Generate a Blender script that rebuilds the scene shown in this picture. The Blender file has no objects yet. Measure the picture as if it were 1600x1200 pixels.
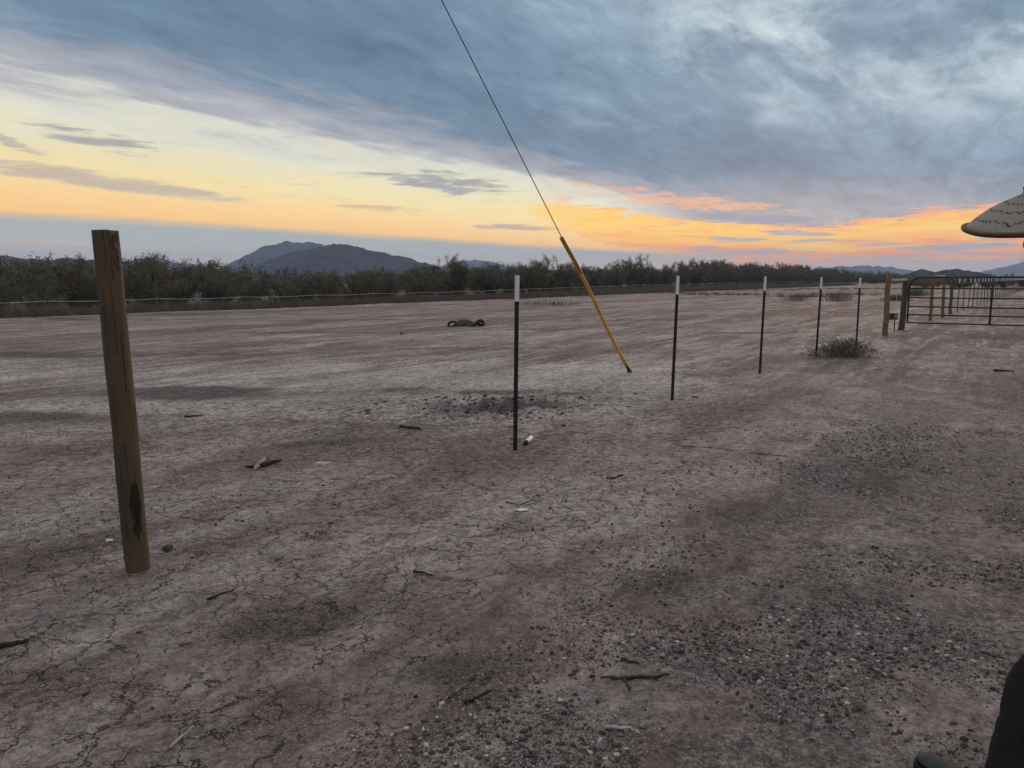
import bpy, bmesh, math, random
import numpy as np
from mathutils import Vector, Matrix, noise as mnoise

R = math.radians
random.seed(7)
rng = np.random.default_rng(11)
scene = bpy.context.scene
COL = scene.collection

# ------------------------------------------------------------------ camera
F = 1200.0
EYE = 1.5
PITCH = math.atan(163 / F)
cam_d = bpy.data.cameras.new("camera")
cam = bpy.data.objects.new("camera", cam_d)
COL.objects.link(cam)
cam_d.sensor_width = 36.0
cam_d.lens = 36.0 * F / 1600.0
cam_d.clip_start = 0.05
cam_d.clip_end = 40000
cam.location = (0, 0, EYE)
cam.rotation_euler = (math.pi / 2 - PITCH, 0, 0)
scene.camera = cam
scene.render.resolution_x, scene.render.resolution_y = 1024, 768
scene.view_settings.view_transform = 'Standard'
scene.view_settings.look = 'None'
scene.view_settings.exposure = 0.0
scene.view_settings.gamma = 1.0
scene.cycles.max_bounces = 4
scene.cycles.diffuse_bounces = 2
scene.cycles.volume_bounces = 1
scene.cycles.use_denoising = True

CP, SP = math.cos(PITCH), math.sin(PITCH)


def ray(px, py):
    rx, ry = (px - 800) / F, -(py - 600) / F
    return Vector((rx, CP + ry * SP, -SP + ry * CP))


# ------------------------------------------------------------------ node helpers
def lin(r, g, b):
    f = lambda c: (c / 255 / 12.92) if c / 255 <= 0.04045 else ((c / 255 + 0.055) / 1.055) ** 2.4
    return (f(r), f(g), f(b), 1.0)


class NT:
    def __init__(self, tree):
        self.t = tree
        self.n = tree.nodes
        self.l = tree.links

    def node(self, kind, **kw):
        n = self.n.new(kind)
        for k, v in kw.items():
            setattr(n, k, v)
        return n

    def put(self, sock, v):
        if hasattr(v, 'is_linked') or isinstance(v, bpy.types.NodeSocket):
            self.l.new(v, sock)
        else:
            sock.default_value = v

    def m(self, op, a, b=0.0, c=None, clamp=False):
        n = self.node('ShaderNodeMath', operation=op, use_clamp=clamp)
        self.put(n.inputs[0], a)
        self.put(n.inputs[1], b)
        if c is not None:
            self.put(n.inputs[2], c)
        return n.outputs[0]

    def smooth(self, x, a, b, lo=0.0, hi=1.0):
        n = self.node('ShaderNodeMapRange', interpolation_type='SMOOTHSTEP')
        self.put(n.inputs[0], x)
        for i, v in zip((1, 2, 3, 4), (a, b, lo, hi)):
            self.put(n.inputs[i], v)
        return n.outputs[0]

    def linr(self, x, a, b, lo=0.0, hi=1.0):
        n = self.node('ShaderNodeMapRange')
        self.put(n.inputs[0], x)
        for i, v in zip((1, 2, 3, 4), (a, b, lo, hi)):
            self.put(n.inputs[i], v)
        return n.outputs[0]

    def mix(self, f, a, b, mode='MIX'):
        n = self.node('ShaderNodeMix', data_type='RGBA', blend_type=mode)
        self.put(n.inputs[0], f)
        self.put(n.inputs[6], a)
        self.put(n.inputs[7], b)
        return n.outputs[2]

    def xyz(self, x, y, z=0.0):
        n = self.node('ShaderNodeCombineXYZ')
        for i, v in enumerate((x, y, z)):
            self.put(n.inputs[i], v)
        return n.outputs[0]

    def noise(self, vec, scale, detail=4.0, rough=0.55, dist=0.0, col=False):
        n = self.node('ShaderNodeTexNoise')
        if vec is not None:
            self.put(n.inputs['Vector'], vec)
        n.inputs['Scale'].default_value = scale
        n.inputs['Detail'].default_value = detail
        n.inputs['Roughness'].default_value = rough
        n.inputs['Distortion'].default_value = dist
        return n.outputs['Color' if col else 'Fac']

    def vmul(self, v, s):
        n = self.node('ShaderNodeVectorMath', operation='MULTIPLY')
        self.put(n.inputs[0], v)
        n.inputs[1].default_value = s
        return n.outputs[0]

    def vadd(self, v, w):
        n = self.node('ShaderNodeVectorMath', operation='ADD')
        self.put(n.inputs[0], v)
        self.put(n.inputs[1], w)
        return n.outputs[0]

    def ramp(self, fac, stops, interp='LINEAR'):
        n = self.node('ShaderNodeValToRGB')
        cr = n.color_ramp
        cr.interpolation = interp
        while len(cr.elements) < len(stops):
            cr.elements.new(0.5)
        for e, (p, c) in zip(cr.elements, stops):
            e.position = p
            e.color = c
        self.put(n.inputs[0], fac)
        return n.outputs[0]


# ------------------------------------------------------------------ world: dusk sky under cloud sheets
SUN_AZ, SUN_EL = R(17), R(3.0)
world = bpy.data.worlds.new("World")
scene.world = world
world.use_nodes = True
world.node_tree.nodes.clear()
W = NT(world.node_tree)
tc = W.node('ShaderNodeTexCoord').outputs['Generated']
sep = W.node('ShaderNodeSeparateXYZ')
W.put(sep.inputs[0], tc)
dx, dy, dz = sep.outputs
A = R(36.9)
perp = W.m('ADD', W.m('MULTIPLY', dx, -math.cos(A)), W.m('MULTIPLY', dy, math.sin(A)))
along = W.m('ADD', W.m('MULTIPLY', dx, math.sin(A)), W.m('MULTIPLY', dy, math.cos(A)))
rr = W.m('SQRT', W.m('ADD', W.m('ADD', W.m('MULTIPLY', perp, perp), W.m('MULTIPLY', dz, dz)), 0.0004))
u = W.m('DIVIDE', along, rr)
theta = W.m('MULTIPLY', W.m('ARCTAN2', dz, perp), 180 / math.pi)       # angle round the axis the cloud streets run along, degrees
az = W.m('MULTIPLY', W.m('ARCTAN2', dx, dy), 180 / math.pi)
hor = W.m('SQRT', W.m('ADD', W.m('MULTIPLY', dx, dx), W.m('MULTIPLY', dy, dy)))
el = W.m('MULTIPLY', W.m('ARCTAN2', dz, hor), 180 / math.pi)

cv = W.xyz(W.m('MULTIPLY', u, 1.0), W.m('MULTIPLY', theta, 0.16))        # cloud-street coordinates
big = W.noise(cv, 0.9, 5, 0.55, 0.3)
med = W.noise(W.vmul(cv, (1.7, 1.9, 1)), 1.0, 5, 0.6, 0.3)
fine = W.noise(W.vmul(cv, (5.0, 4.4, 1)), 1.0, 6, 0.60, 0.25)
pz = W.m('ADD', W.m('MAXIMUM', dz, 0.0), 0.20)
cp = W.xyz(W.m('MULTIPLY', W.m('DIVIDE', along, pz), 0.75), W.m('MULTIPLY', W.m('DIVIDE', perp, pz), 1.35))   # the cloud sheet itself
bigc = W.noise(cp, 0.85, 4, 0.55, 0.5)
medc = W.noise(W.vadd(cp, (5.0, 9.0, 0.0)), 2.1, 6, 0.62, 0.4)
finec = W.noise(cp, 8.0, 5, 0.62, 0.5)
hv = W.xyz(W.m('MULTIPLY', az, 0.10), W.m('MULTIPLY', el, 1.0))           # flat streaks near the horizon
hs = W.noise(hv, 1.3, 6, 0.55, 0.5)
hs2 = W.noise(W.vadd(hv, (31.0, 7.0, 0.0)), 2.6, 6, 0.6, 0.6)

wob = W.m('ADD', W.m('MULTIPLY', W.m('SUBTRACT', big, 0.5), 5.0),
          W.m('ADD', W.m('MULTIPLY', W.m('SUBTRACT', med, 0.5), 5.5), W.m('MULTIPLY', W.m('SUBTRACT', fine, 0.5), 8.0)))
wamp = W.smooth(theta, 4.5, 13.0, 0.07, 0.8)
th2 = W.m('ADD', theta, W.m('MULTIPLY', wob, wamp))
S = lambda d: d / 90.0
base = W.ramp(W.m('DIVIDE', th2, 90.0), [
    (S(0.0), lin(186, 172, 164)), (S(1.6), lin(182, 174, 168)), (S(2.8), lin(170, 174, 168)), (S(4.05), lin(162, 169, 166)),
    (S(4.5), lin(252, 198, 118)), (S(6.0), lin(252, 210, 138)), (S(8.0), lin(242, 224, 166)),
    (S(10.0), lin(228, 224, 196)), (S(11.8), lin(214, 214, 202)), (S(12.9), lin(172, 173, 178)), (S(14.6), lin(150, 156, 168)),
    (S(16.4), lin(108, 132, 154)), (S(20.0), lin(100, 125, 149)), (S(25.0), lin(112, 138, 161)), (S(32.0), lin(127, 151, 171)),
    (S(45.0), lin(127, 150, 171)), (S(62.0), lin(122, 146, 167)), (S(90.0), lin(112, 140, 160))])
# small dark shreds inside the bright strip
shred = W.smooth(W.m('ADD', hs2, W.m('MULTIPLY', W.m('SUBTRACT', med, 0.5), 0.5)), 0.60, 0.70)
inband = W.m('MULTIPLY', W.smooth(th2, 4.2, 5.2), W.smooth(th2, 9.0, 13.0, 1.0, 0.0))
base = W.mix(W.m('MULTIPLY', W.m('MULTIPLY', shred, inband), 0.22), base, lin(160, 158, 160))
# grey shelf to the right of the sun, low over the horizon
sh = W.m('MULTIPLY', W.smooth(az, 6.0, 15.0), W.smooth(W.m('ADD', el, W.m('MULTIPLY', W.m('SUBTRACT', medc, 0.5), 4.0)), 6.2, 8.6, 1.0, 0.0))
shelfcol = W.ramp(W.m('DIVIDE', el, 10.0), [(0.0, lin(184, 168, 162)), (0.2, lin(182, 168, 162)), (0.42, lin(164, 162, 166)), (0.75, lin(118, 139, 160))])
base = W.mix(sh, base, shelfcol)
# light mackerel streaks high up
patch = W.smooth(W.m('ADD', W.m('MULTIPLY', bigc, 0.55), W.m('MULTIPLY', medc, 0.45)), 0.43, 0.60)
ripple = W.smooth(W.m('ADD', W.m('MULTIPLY', finec, 0.55), W.m('MULTIPLY', medc, 0.45)), 0.38, 0.62, 0.45, 1.0)
hi = W.m('MULTIPLY', W.m('MULTIPLY', W.smooth(W.m('ADD', theta, W.m('MULTIPLY', W.m('SUBTRACT', medc, 0.5), 40.0)), 20.0, 38.0), W.m('ADD', W.m('MULTIPLY', patch, 0.88), 0.12)), ripple)
hi = W.m('MULTIPLY', hi, W.smooth(el, 6.0, 15.0))
base = W.mix(W.m('MULTIPLY', hi, 0.80), base, lin(204, 217, 219))
dk = W.m('MULTIPLY', W.m('MULTIPLY', W.smooth(theta, 16.0, 22.0), W.smooth(medc, 0.52, 0.40)), 0.26)
base = W.mix(dk, base, lin(94, 119, 143))
texv = W.m('ADD', 1.0, W.m('ADD', W.m('MULTIPLY', W.m('SUBTRACT', finec, 0.5), 0.75), W.m('ADD', W.m('MULTIPLY', W.m('SUBTRACT', medc, 0.5), 0.5), W.m('MULTIPLY', W.m('SUBTRACT', med, 0.5), 0.4))))
base = W.mix(W.smooth(theta, 10.0, 16.0, 0.15, 0.85), base, W.mix(1.0, base, W.xyz(texv, texv, texv), 'MULTIPLY'))
# fire-lit streaks round the hidden sun
cen = W.m('ADD', W.linr(az, 2.0, 20.0, 4.6, 2.5), W.m('MULTIPLY', W.smooth(az, 20.0, 29.0), 0.7))
off = W.m('SUBTRACT', el, cen)
spread = W.smooth(W.m('ABSOLUTE', off), 0.2, 2.1, 1.0, 0.0)
fire = W.m('ADD', W.m('MULTIPLY', hs, 1.3), W.m('MULTIPLY', hs2, 0.95))
fire = W.smooth(W.m('ADD', fire, W.m('MULTIPLY', spread, 0.36)), 1.24, 1.36)
fire = W.m('MULTIPLY', fire, W.m('MULTIPLY', W.smooth(az, 1.0, 7.0), W.smooth(spread, 0.0, 0.3)))
firecol = W.ramp(W.m('ADD', W.m('MULTIPLY', off, 0.25), W.m('ADD', 0.5, W.m('MULTIPLY', W.m('SUBTRACT', hs2, 0.5), 1.6))),
                 [(0.0, lin(246, 142, 104)), (0.3, lin(255, 164, 62)), (0.55, lin(255, 206, 76)), (0.8, lin(255, 172, 92)), (1.0, lin(236, 160, 132))])
base = W.mix(W.m('MULTIPLY', fire, 0.92), base, firecol)
# single shreds and lit bars, each by its bearing and height
def blob(px, py, w, h, slope, col, amt, ns=1.0):
    global base
    d = ray(px, py).normalized()
    a0, e0 = math.degrees(math.atan2(d.x, d.y)), math.degrees(math.asin(d.z))
    k = math.degrees(1 / F)
    da = W.m('SUBTRACT', az, a0)
    de = W.m('SUBTRACT', W.m('SUBTRACT', el, e0), W.m('MULTIPLY', da, -slope))
    q = W.m('ADD', W.m('POWER', W.m('ABSOLUTE', W.m('MULTIPLY', da, 1 / (w * k))), 2.0), W.m('POWER', W.m('ABSOLUTE', W.m('MULTIPLY', de, 1 / (h * k))), 2.0))
    v = W.m('ADD', W.m('SUBTRACT', 1.0, q), W.m('MULTIPLY', W.m('SUBTRACT', hs2, 0.5), 4.2 * ns))
    v = W.m('ADD', v, W.m('MULTIPLY', W.m('SUBTRACT', fine, 0.5), 2.2 * ns))
    base = W.mix(W.m('MULTIPLY', W.smooth(v, 0.0, 1.0), amt), base, lin(*col))


GREY = (148, 152, 158)
for b_ in ((150, 218, 75, 14, .12, GREY, .8), (15, 222, 45, 9, .35, GREY, .6), (150, 281, 210, 13, .10, (188, 172, 158), .85, .6), (690, 284, 110, 15, .10, (152, 152, 158), .85),
           (590, 326, 75, 8, .05, (200, 172, 140), .6), (800, 356, 80, 6, .03, (168, 150, 150), .7), (70, 378, 140, 4, .03, (196, 176, 166), .8),
           (1050, 312, 170, 15, .14, (250, 178, 128), .6, 1.5), (1170, 341, 150, 9, .08, (136, 147, 162), .95), (940, 345, 150, 24, .12, (255, 206, 92), .8),
           (1090, 378, 170, 10, .07, (255, 190, 76), .95), (1475, 357, 66, 10, .0, (255, 206, 96), .95, .6), (1430, 369, 130, 8, -.03, (255, 182, 84), .9),
           (1560, 394, 110, 10, -.03, (255, 164, 80), .9), (1230, 404, 110, 4, .08, (236, 146, 128), .8), (1490, 386, 80, 5, -.02, (160, 156, 164), .8), (1160, 391, 110, 6, .05, (164, 150, 156), .8)):
    blob(*b_)
# overhead, out of the picture: unseen cloud brightened to lift the ground light
zen = W.smooth(el, 27.0, 45.0)
base = W.mix(zen, base, lin(240, 240, 242))
# the half of the sky behind and overhead: even pale cloud, toned for its fill light
back = W.smooth(dy, 0.35, -0.25)
base = W.mix(back, base, lin(176, 172, 174))
sky = W.node('ShaderNodeTexSky', sky_type='NISHITA', sun_disc=False, sun_elevation=SUN_EL, sun_rotation=SUN_AZ, air_density=1.0, dust_density=2.0)
bg1 = W.node('ShaderNodeBackground')
W.put(bg1.inputs[0], base)
W.put(bg1.inputs[1], W.smooth(el, 0.0, 9.0, 1.62, 1.22))
bg2 = W.node('ShaderNodeBackground')
W.put(bg2.inputs[0], sky.outputs[0])
bg2.inputs[1].default_value = 0.05
addn = W.node('ShaderNodeMixShader')
addn.inputs[0].default_value = 0.06
W.put(addn.inputs[1], bg1.outputs[0])
W.put(addn.inputs[2], bg2.outputs[0])
wo = W.node('ShaderNodeOutputWorld')
W.put(wo.inputs[0], addn.outputs[0])

# ------------------------------------------------------------------ the low sun, already weak behind cloud
sun_d = bpy.data.lights.new("sun", 'SUN')
sun_d.energy = 1.1
sun_d.angle = R(16)
sun_d.color = (1.0, 0.62, 0.34)
sun = bpy.data.objects.new("sun", sun_d)
COL.objects.link(sun)
sdir = Vector((math.sin(R(24)) * math.cos(R(5)), math.cos(R(24)) * math.cos(R(5)), math.sin(R(5))))
sun.rotation_euler = sdir.to_track_quat('Z', 'Y').to_euler()
sun.location = sdir * 50


# ------------------------------------------------------------------ object helpers
def tag(o, label=None, cat=None, group=None, kind=None):
    if label: o['label'] = label
    if cat: o['category'] = cat
    if group: o['group'] = group
    if kind: o['kind'] = kind
    return o


def empty(name, loc=(0, 0, 0), rz=0.0):
    o = bpy.data.objects.new(name, None)
    o.empty_display_size = 0.2
    o.location = loc
    o.rotation_euler = (0, 0, rz)
    COL.objects.link(o)
    return o


def link_mesh(name, me, mat=None, parent=None, smooth=False):
    o = bpy.data.objects.new(name, me)
    COL.objects.link(o)
    if mat: me.materials.append(mat)
    if parent: o.parent = parent
    if smooth and len(me.polygons):
        me.polygons.foreach_set('use_smooth', np.ones(len(me.polygons), dtype=bool))
    return o


class MB:
    """collects vertices and faces for ONE mesh object"""
    def __init__(self):
        self.v, self.f = [], []

    def add(self, vs, fs):
        k = len(self.v)
        self.v += [tuple(p) for p in vs]
        self.f += [tuple(i + k for i in f) for f in fs]

    def tube(self, pts, rad, n=8, cap=True, jitter=0.0):
        pts = [Vector(p) for p in pts]
        if not hasattr(rad, '__len__'): rad = [rad] * len(pts)
        k = len(self.v)
        ref = None
        for i, p in enumerate(pts):
            t = (pts[min(i + 1, len(pts) - 1)] - pts[max(i - 1, 0)]).normalized()
            if ref is None:
                ref = Vector((0, 0, 1)) if abs(t.z) < 0.9 else Vector((1, 0, 0))
            a = (ref - t * ref.dot(t)).normalized()
            b = t.cross(a)
            ref = a
            for j in range(n):
                q = 2 * math.pi * j / n
                r = rad[i] * (1 + (random.uniform(-jitter, jitter) if jitter else 0))
                self.v.append(tuple(p + a * math.cos(q) * r + b * math.sin(q) * r))
        for i in range(len(pts) - 1):
            for j in range(n):
                a0, a1 = k + i * n + j, k + i * n + (j + 1) % n
                self.f.append((a0, a1, a1 + n, a0 + n))
        if cap:
            self.f.append(tuple(k + j for j in reversed(range(n))))
            e = k + (len(pts) - 1) * n
            self.f.append(tuple(e + j for j in range(n)))

    def box(self, c, s, mat=None):
        c, s = Vector(c), Vector(s) / 2
        vs = [Vector((x, y, z)) for x in (-1, 1) for y in (-1, 1) for z in (-1, 1)]
        vs = [Vector((v.x * s.x, v.y * s.y, v.z * s.z)) for v in vs]
        if mat is not None: vs = [mat @ v for v in vs]
        self.add([c + v for v in vs], [(0, 1, 3, 2), (4, 6, 7, 5), (0, 4, 5, 1), (2, 3, 7, 6), (0, 2, 6, 4), (1, 5, 7, 3)])

    def build(self, name, mat=None, parent=None, smooth=False):
        me = bpy.data.meshes.new(name)
        me.from_pydata(self.v, [], self.f)
        me.update()
        return link_mesh(name, me, mat, parent, smooth)


def np_mesh(name, v, f):
    """v (n,3) float, f (m,k) int -> mesh"""
    v = np.asarray(v, dtype=np.float32)
    f = np.asarray(f, dtype=np.int32)
    me = bpy.data.meshes.new(name)
    me.vertices.add(len(v))
    me.vertices.foreach_set('co', v.ravel())
    k = f.shape[1]
    me.loops.add(f.size)
    me.loops.foreach_set('vertex_index', f.ravel())
    me.polygons.add(len(f))
    me.polygons.foreach_set('loop_start', np.arange(0, f.size, k, dtype=np.int32))
    me.update(calc_edges=True)
    me.validate()
    return me


def attr(me, name, arr, dom='POINT'):
    a = me.attributes.new(name, 'FLOAT', dom)
    a.data.foreach_set('value', np.asarray(arr, dtype=np.float32))


# ------------------------------------------------------------------ numpy noise
PERM = rng.random((256, 256)).astype(np.float32)


def vnoise(x, y):
    xi, yi = np.floor(x).astype(np.int64), np.floor(y).astype(np.int64)
    fx, fy = x - xi, y - yi
    fx, fy = fx * fx * (3 - 2 * fx), fy * fy * (3 - 2 * fy)
    g = lambda a, b: PERM[a & 255, b & 255]
    return (g(xi, yi) * (1 - fx) + g(xi + 1, yi) * fx) * (1 - fy) + (g(xi, yi + 1) * (1 - fx) + g(xi + 1, yi + 1) * fx) * fy


def fbm(x, y, o=4, gain=0.5):
    s, a, n = 0.0, 1.0, 0.0
    for i in range(o):
        s = s + a * vnoise(x * 2 ** i + 17.3 * i, y * 2 ** i + 5.1 * i)
        n += a
        a *= gain
    return s / n


def sstep(x, a, b):
    t = np.clip((x - a) / (b - a), 0, 1)
    return t * t * (3 - 2 * t)


# ------------------------------------------------------------------ lie of the land
def flat_at(px, py, z=0.0):
    d = ray(px, py)
    k = (z - EYE) / d.z
    return Vector((d.x * k, d.y * k, z))


E1, E2 = flat_at(0, 500), flat_at(1180, 452)          # far edge of the bare field
ED = (E2 - E1).to_2d().normalized()                    # its direction
EN = Vector((-ED.y, ED.x))                             # pointing away, into the scrub
if EN.dot(Vector((0, 1))) < 0: EN = -EN


def edge_coords(x, y):
    rx, ry = x - E1.x, y - E1.y
    return rx * ED.x + ry * ED.y, rx * EN.x + ry * EN.y


DIG = flat_at(770, 632)


def gz(x, y):
    """height of the ground (arrays or floats)"""
    x = np.asarray(x, dtype=np.float64)
    y = np.asarray(y, dtype=np.float64)
    s, t = edge_coords(x, y)
    r = np.sqrt(x * x + y * y)
    h = 0.05 * (fbm(x * 0.35 + 9, y * 0.35 + 4, 3) - 0.5) * sstep(r, 1.0, 6.0) * (1 - sstep(r, 200, 600))
    drop = -0.5 * sstep(t, 0.3, 4.0) * (1 - sstep(s, 45, 85))
    berm = 0.10 * np.exp(-((t + 1.2) / 0.9) ** 2) * (1 - sstep(s, 60, 120)) * (0.4 + fbm(s * 0.3, t * 0.3 + 50, 2))
    q = ((x - DIG.x) / 0.95) ** 2 + ((y - DIG.y) / 0.75) ** 2
    dig = np.exp(-q * 0.9) * (0.34 * (fbm(x * 3.4 + 3, y * 3.4, 4, 0.6) - 0.55))
    return h + drop + berm + dig


def at(px, py, dz=0.0):
    z = 0.0
    for _ in range(6):
        p = flat_at(px, py, z)
        z = float(gz(p.x, p.y)) + dz
    return flat_at(px, py, z)


def on(x, y, dz=0.0):
    return Vector((x, y, float(gz(x, y)) + dz))


def at_depth(px, py, y):
    d = ray(px, py)
    return Vector((0, 0, EYE)) + d * (y / d.y)


# ------------------------------------------------------------------ materials
def new_mat(name):
    m = bpy.data.materials.new(name)
    m.use_nodes = True
    m.node_tree.nodes.clear()
    n = NT(m.node_tree)
    b = n.node('ShaderNodeBsdfPrincipled')
    o = n.node('ShaderNodeOutputMaterial')
    n.put(o.inputs[0], b.outputs[0])
    return m, n, b


def simple(name, c1, c2, scale=8.0, rough=0.8, bump=0.0, stretch=(1, 1, 1), metal=0.0, spec=0.3, detail=5.0):
    m, n, b = new_mat(name)
    tcn = n.node('ShaderNodeTexCoord').outputs['Object']
    v = n.vmul(tcn, stretch)
    nz = n.noise(v, scale, detail, 0.6)
    n.put(b.inputs['Base Color'], n.mix(n.smooth(nz, 0.3, 0.7), (*c1, 1), (*c2, 1)))
    b.inputs['Roughness'].default_value = rough
    b.inputs['Metallic'].default_value = metal
    b.inputs['Specular IOR Level'].default_value = spec
    if bump:
        bp = n.node('ShaderNodeBump')
        bp.inputs['Strength'].default_value = 0.6
        bp.inputs['Distance'].default_value = bump
        n.put(bp.inputs['Height'], n.noise(v, scale * 3, 5, 0.6))
        n.put(b.inputs['Normal'], bp.outputs[0])
    return m


M = {}
M['tpost'] = simple('t_post_paint', (0.006, 0.014, 0.011), (0.012, 0.022, 0.017), 30, 0.55, 0.001)
M['white'] = simple('white_paint', (0.62, 0.68, 0.72), (0.74, 0.78, 0.80), 40, 0.5, 0.0005)
M['gatesteel'] = simple('gate_steel', (0.012, 0.015, 0.014), (0.03, 0.032, 0.03), 15, 0.45, 0.0005, metal=0.2)
M['wire'] = simple('wire_steel', (0.03, 0.03, 0.032), (0.06, 0.06, 0.06), 20, 0.5, metal=0.5)
M['yellow'] = simple('yellow_plastic', (0.50, 0.26, 0.03), (0.64, 0.36, 0.05), 6, 0.45, 0.0005)
M['rope'] = simple('white_rope', (0.5, 0.5, 0.48), (0.66, 0.66, 0.64), 10, 0.8)
M['postgrey'] = simple('grey_post', (0.20, 0.19, 0.17), (0.32, 0.31, 0.29), 12, 0.9)
M['rubber'] = simple('old_rubber', (0.012, 0.012, 0.012), (0.035, 0.032, 0.03), 14, 0.85, 0.004)
M['dustrubber'] = simple('dusty_rubber', (0.04, 0.035, 0.032), (0.085, 0.072, 0.066), 9, 0.95, 0.004)
M['stick'] = simple('dead_wood', (0.018, 0.014, 0.012), (0.05, 0.042, 0.036), 20, 0.9, 0.002, (1, 1, 1))
M['palestick'] = simple('bleached_wood', (0.22, 0.21, 0.2), (0.42, 0.40, 0.38), 25, 0.9, 0.002)
M['plastic'] = simple('white_plastic', (0.62, 0.64, 0.64), (0.75, 0.76, 0.76), 25, 0.5)
M['log'] = simple('pale_log', (0.24, 0.215, 0.18), (0.36, 0.33, 0.29), 9, 0.9, 0.004, (1, 1, 4))
M['greylog'] = simple('weathered_log', (0.048, 0.040, 0.031), (0.112, 0.094, 0.072), 9, 0.95, 0.006, (4, 4, 1))
M['tanlog'] = simple('tan_log', (0.10, 0.066, 0.038), (0.26, 0.165, 0.088), 12, 0.85, 0.004, (4, 4, 0.7))
M['greenlog'] = simple('green_grey_log', (0.06, 0.075, 0.065), (0.11, 0.12, 0.10), 6, 0.9, 0.004, (4, 4, 0.7))
M['box'] = simple('dark_box', (0.02, 0.025, 0.035), (0.05, 0.055, 0.065), 14, 0.5)


def wood_post_mat():
    m, n, b = new_mat('post_wood')
    o = n.node('ShaderNodeTexCoord').outputs['Object']
    s = n.node('ShaderNodeSeparateXYZ')
    n.put(s.inputs[0], o)
    grain = n.noise(n.vmul(o, (1, 1, 0.10)), 48, 6, 0.65, 0.4)
    blot = n.noise(n.vmul(o, (1, 1, 0.5)), 6.5, 5, 0.6)
    ring = n.noise(n.vmul(o, (0.15, 0.15, 1)), 42, 4, 0.7)
    c = n.mix(n.smooth(blot, 0.3, 0.72), (0.056, 0.045, 0.029, 1), (0.094, 0.070, 0.042, 1))
    c = n.mix(n.m('MULTIPLY', n.smooth(grain, 0.50, 0.72), 0.6), c, (0.036, 0.026, 0.015, 1))
    c = n.mix(n.m('MULTIPLY', n.smooth(ring, 0.55, 0.75), 0.4), c, (0.13, 0.094, 0.05, 1))
    side = n.smooth(n.m('ADD', n.m('MULTIPLY', s.outputs[0], 16.0), n.m('MULTIPLY', n.m('SUBTRACT', blot, 0.5), 2.5)), -0.6, 0.7)  # rounded shading put into the wood colour: greyer left, warm rim right
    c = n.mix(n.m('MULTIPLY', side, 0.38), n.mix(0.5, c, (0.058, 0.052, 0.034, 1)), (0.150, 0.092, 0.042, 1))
    chk = n.noise(n.vmul(o, (1, 1, 0.035)), 75, 3, 0.6, 0.3)
    c = n.mix(n.m('MULTIPLY', n.smooth(chk, 0.60, 0.64), 0.8), c, (0.018, 0.013, 0.008, 1))
    orange = n.noise(n.vmul(o, (1, 1, 0.4)), 9, 4, 0.6)
    c = n.mix(n.m('MULTIPLY', n.smooth(orange, 0.58, 0.72), 0.6), c, (0.15, 0.078, 0.028, 1))
    # peeled dark scar low on one side, dark end grain chip at the top (attribute carries their outline)
    sc = n.node('ShaderNodeAttribute', attribute_name='scar').outputs['Fac']
    edge = n.noise(n.vmul(o, (1, 1, 0.3)), 40, 5, 0.7)
    scm = n.smooth(n.m('ADD', sc, n.m('MULTIPLY', n.m('SUBTRACT', edge, 0.5), 2.2)), 0.42, 0.58)
    bark = n.noise(n.vmul(o, (1, 1, 0.5)), 70, 4, 0.7)
    c = n.mix(scm, c, n.mix(n.smooth(bark, 0.4, 0.65), (0.008, 0.006, 0.004, 1), (0.05, 0.034, 0.02, 1)))
    dust = n.smooth(n.m('ADD', s.outputs[2], n.m('MULTIPLY', blot, 0.10)), 0.17, 0.02)
    c = n.mix(n.m('MULTIPLY', dust, 0.5), c, (0.11, 0.086, 0.062, 1))
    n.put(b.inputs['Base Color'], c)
    b.inputs['Roughness'].default_value = 0.75
    b.inputs['Specular IOR Level'].default_value = 0.3
    bp = n.node('ShaderNodeBump')
    bp.inputs['Strength'].default_value = 0.7
    bp.inputs['Distance'].default_value = 0.004
    n.put(bp.inputs['Height'], n.m('ADD', n.m('ADD', grain, n.m('MULTIPLY', ring, 0.5)), n.m('MULTIPLY', n.m('MULTIPLY', bark, scm), 2.0)))
    n.put(b.inputs['Normal'], bp.outputs[0])
    return m


M['postwood'] = wood_post_mat()


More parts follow.
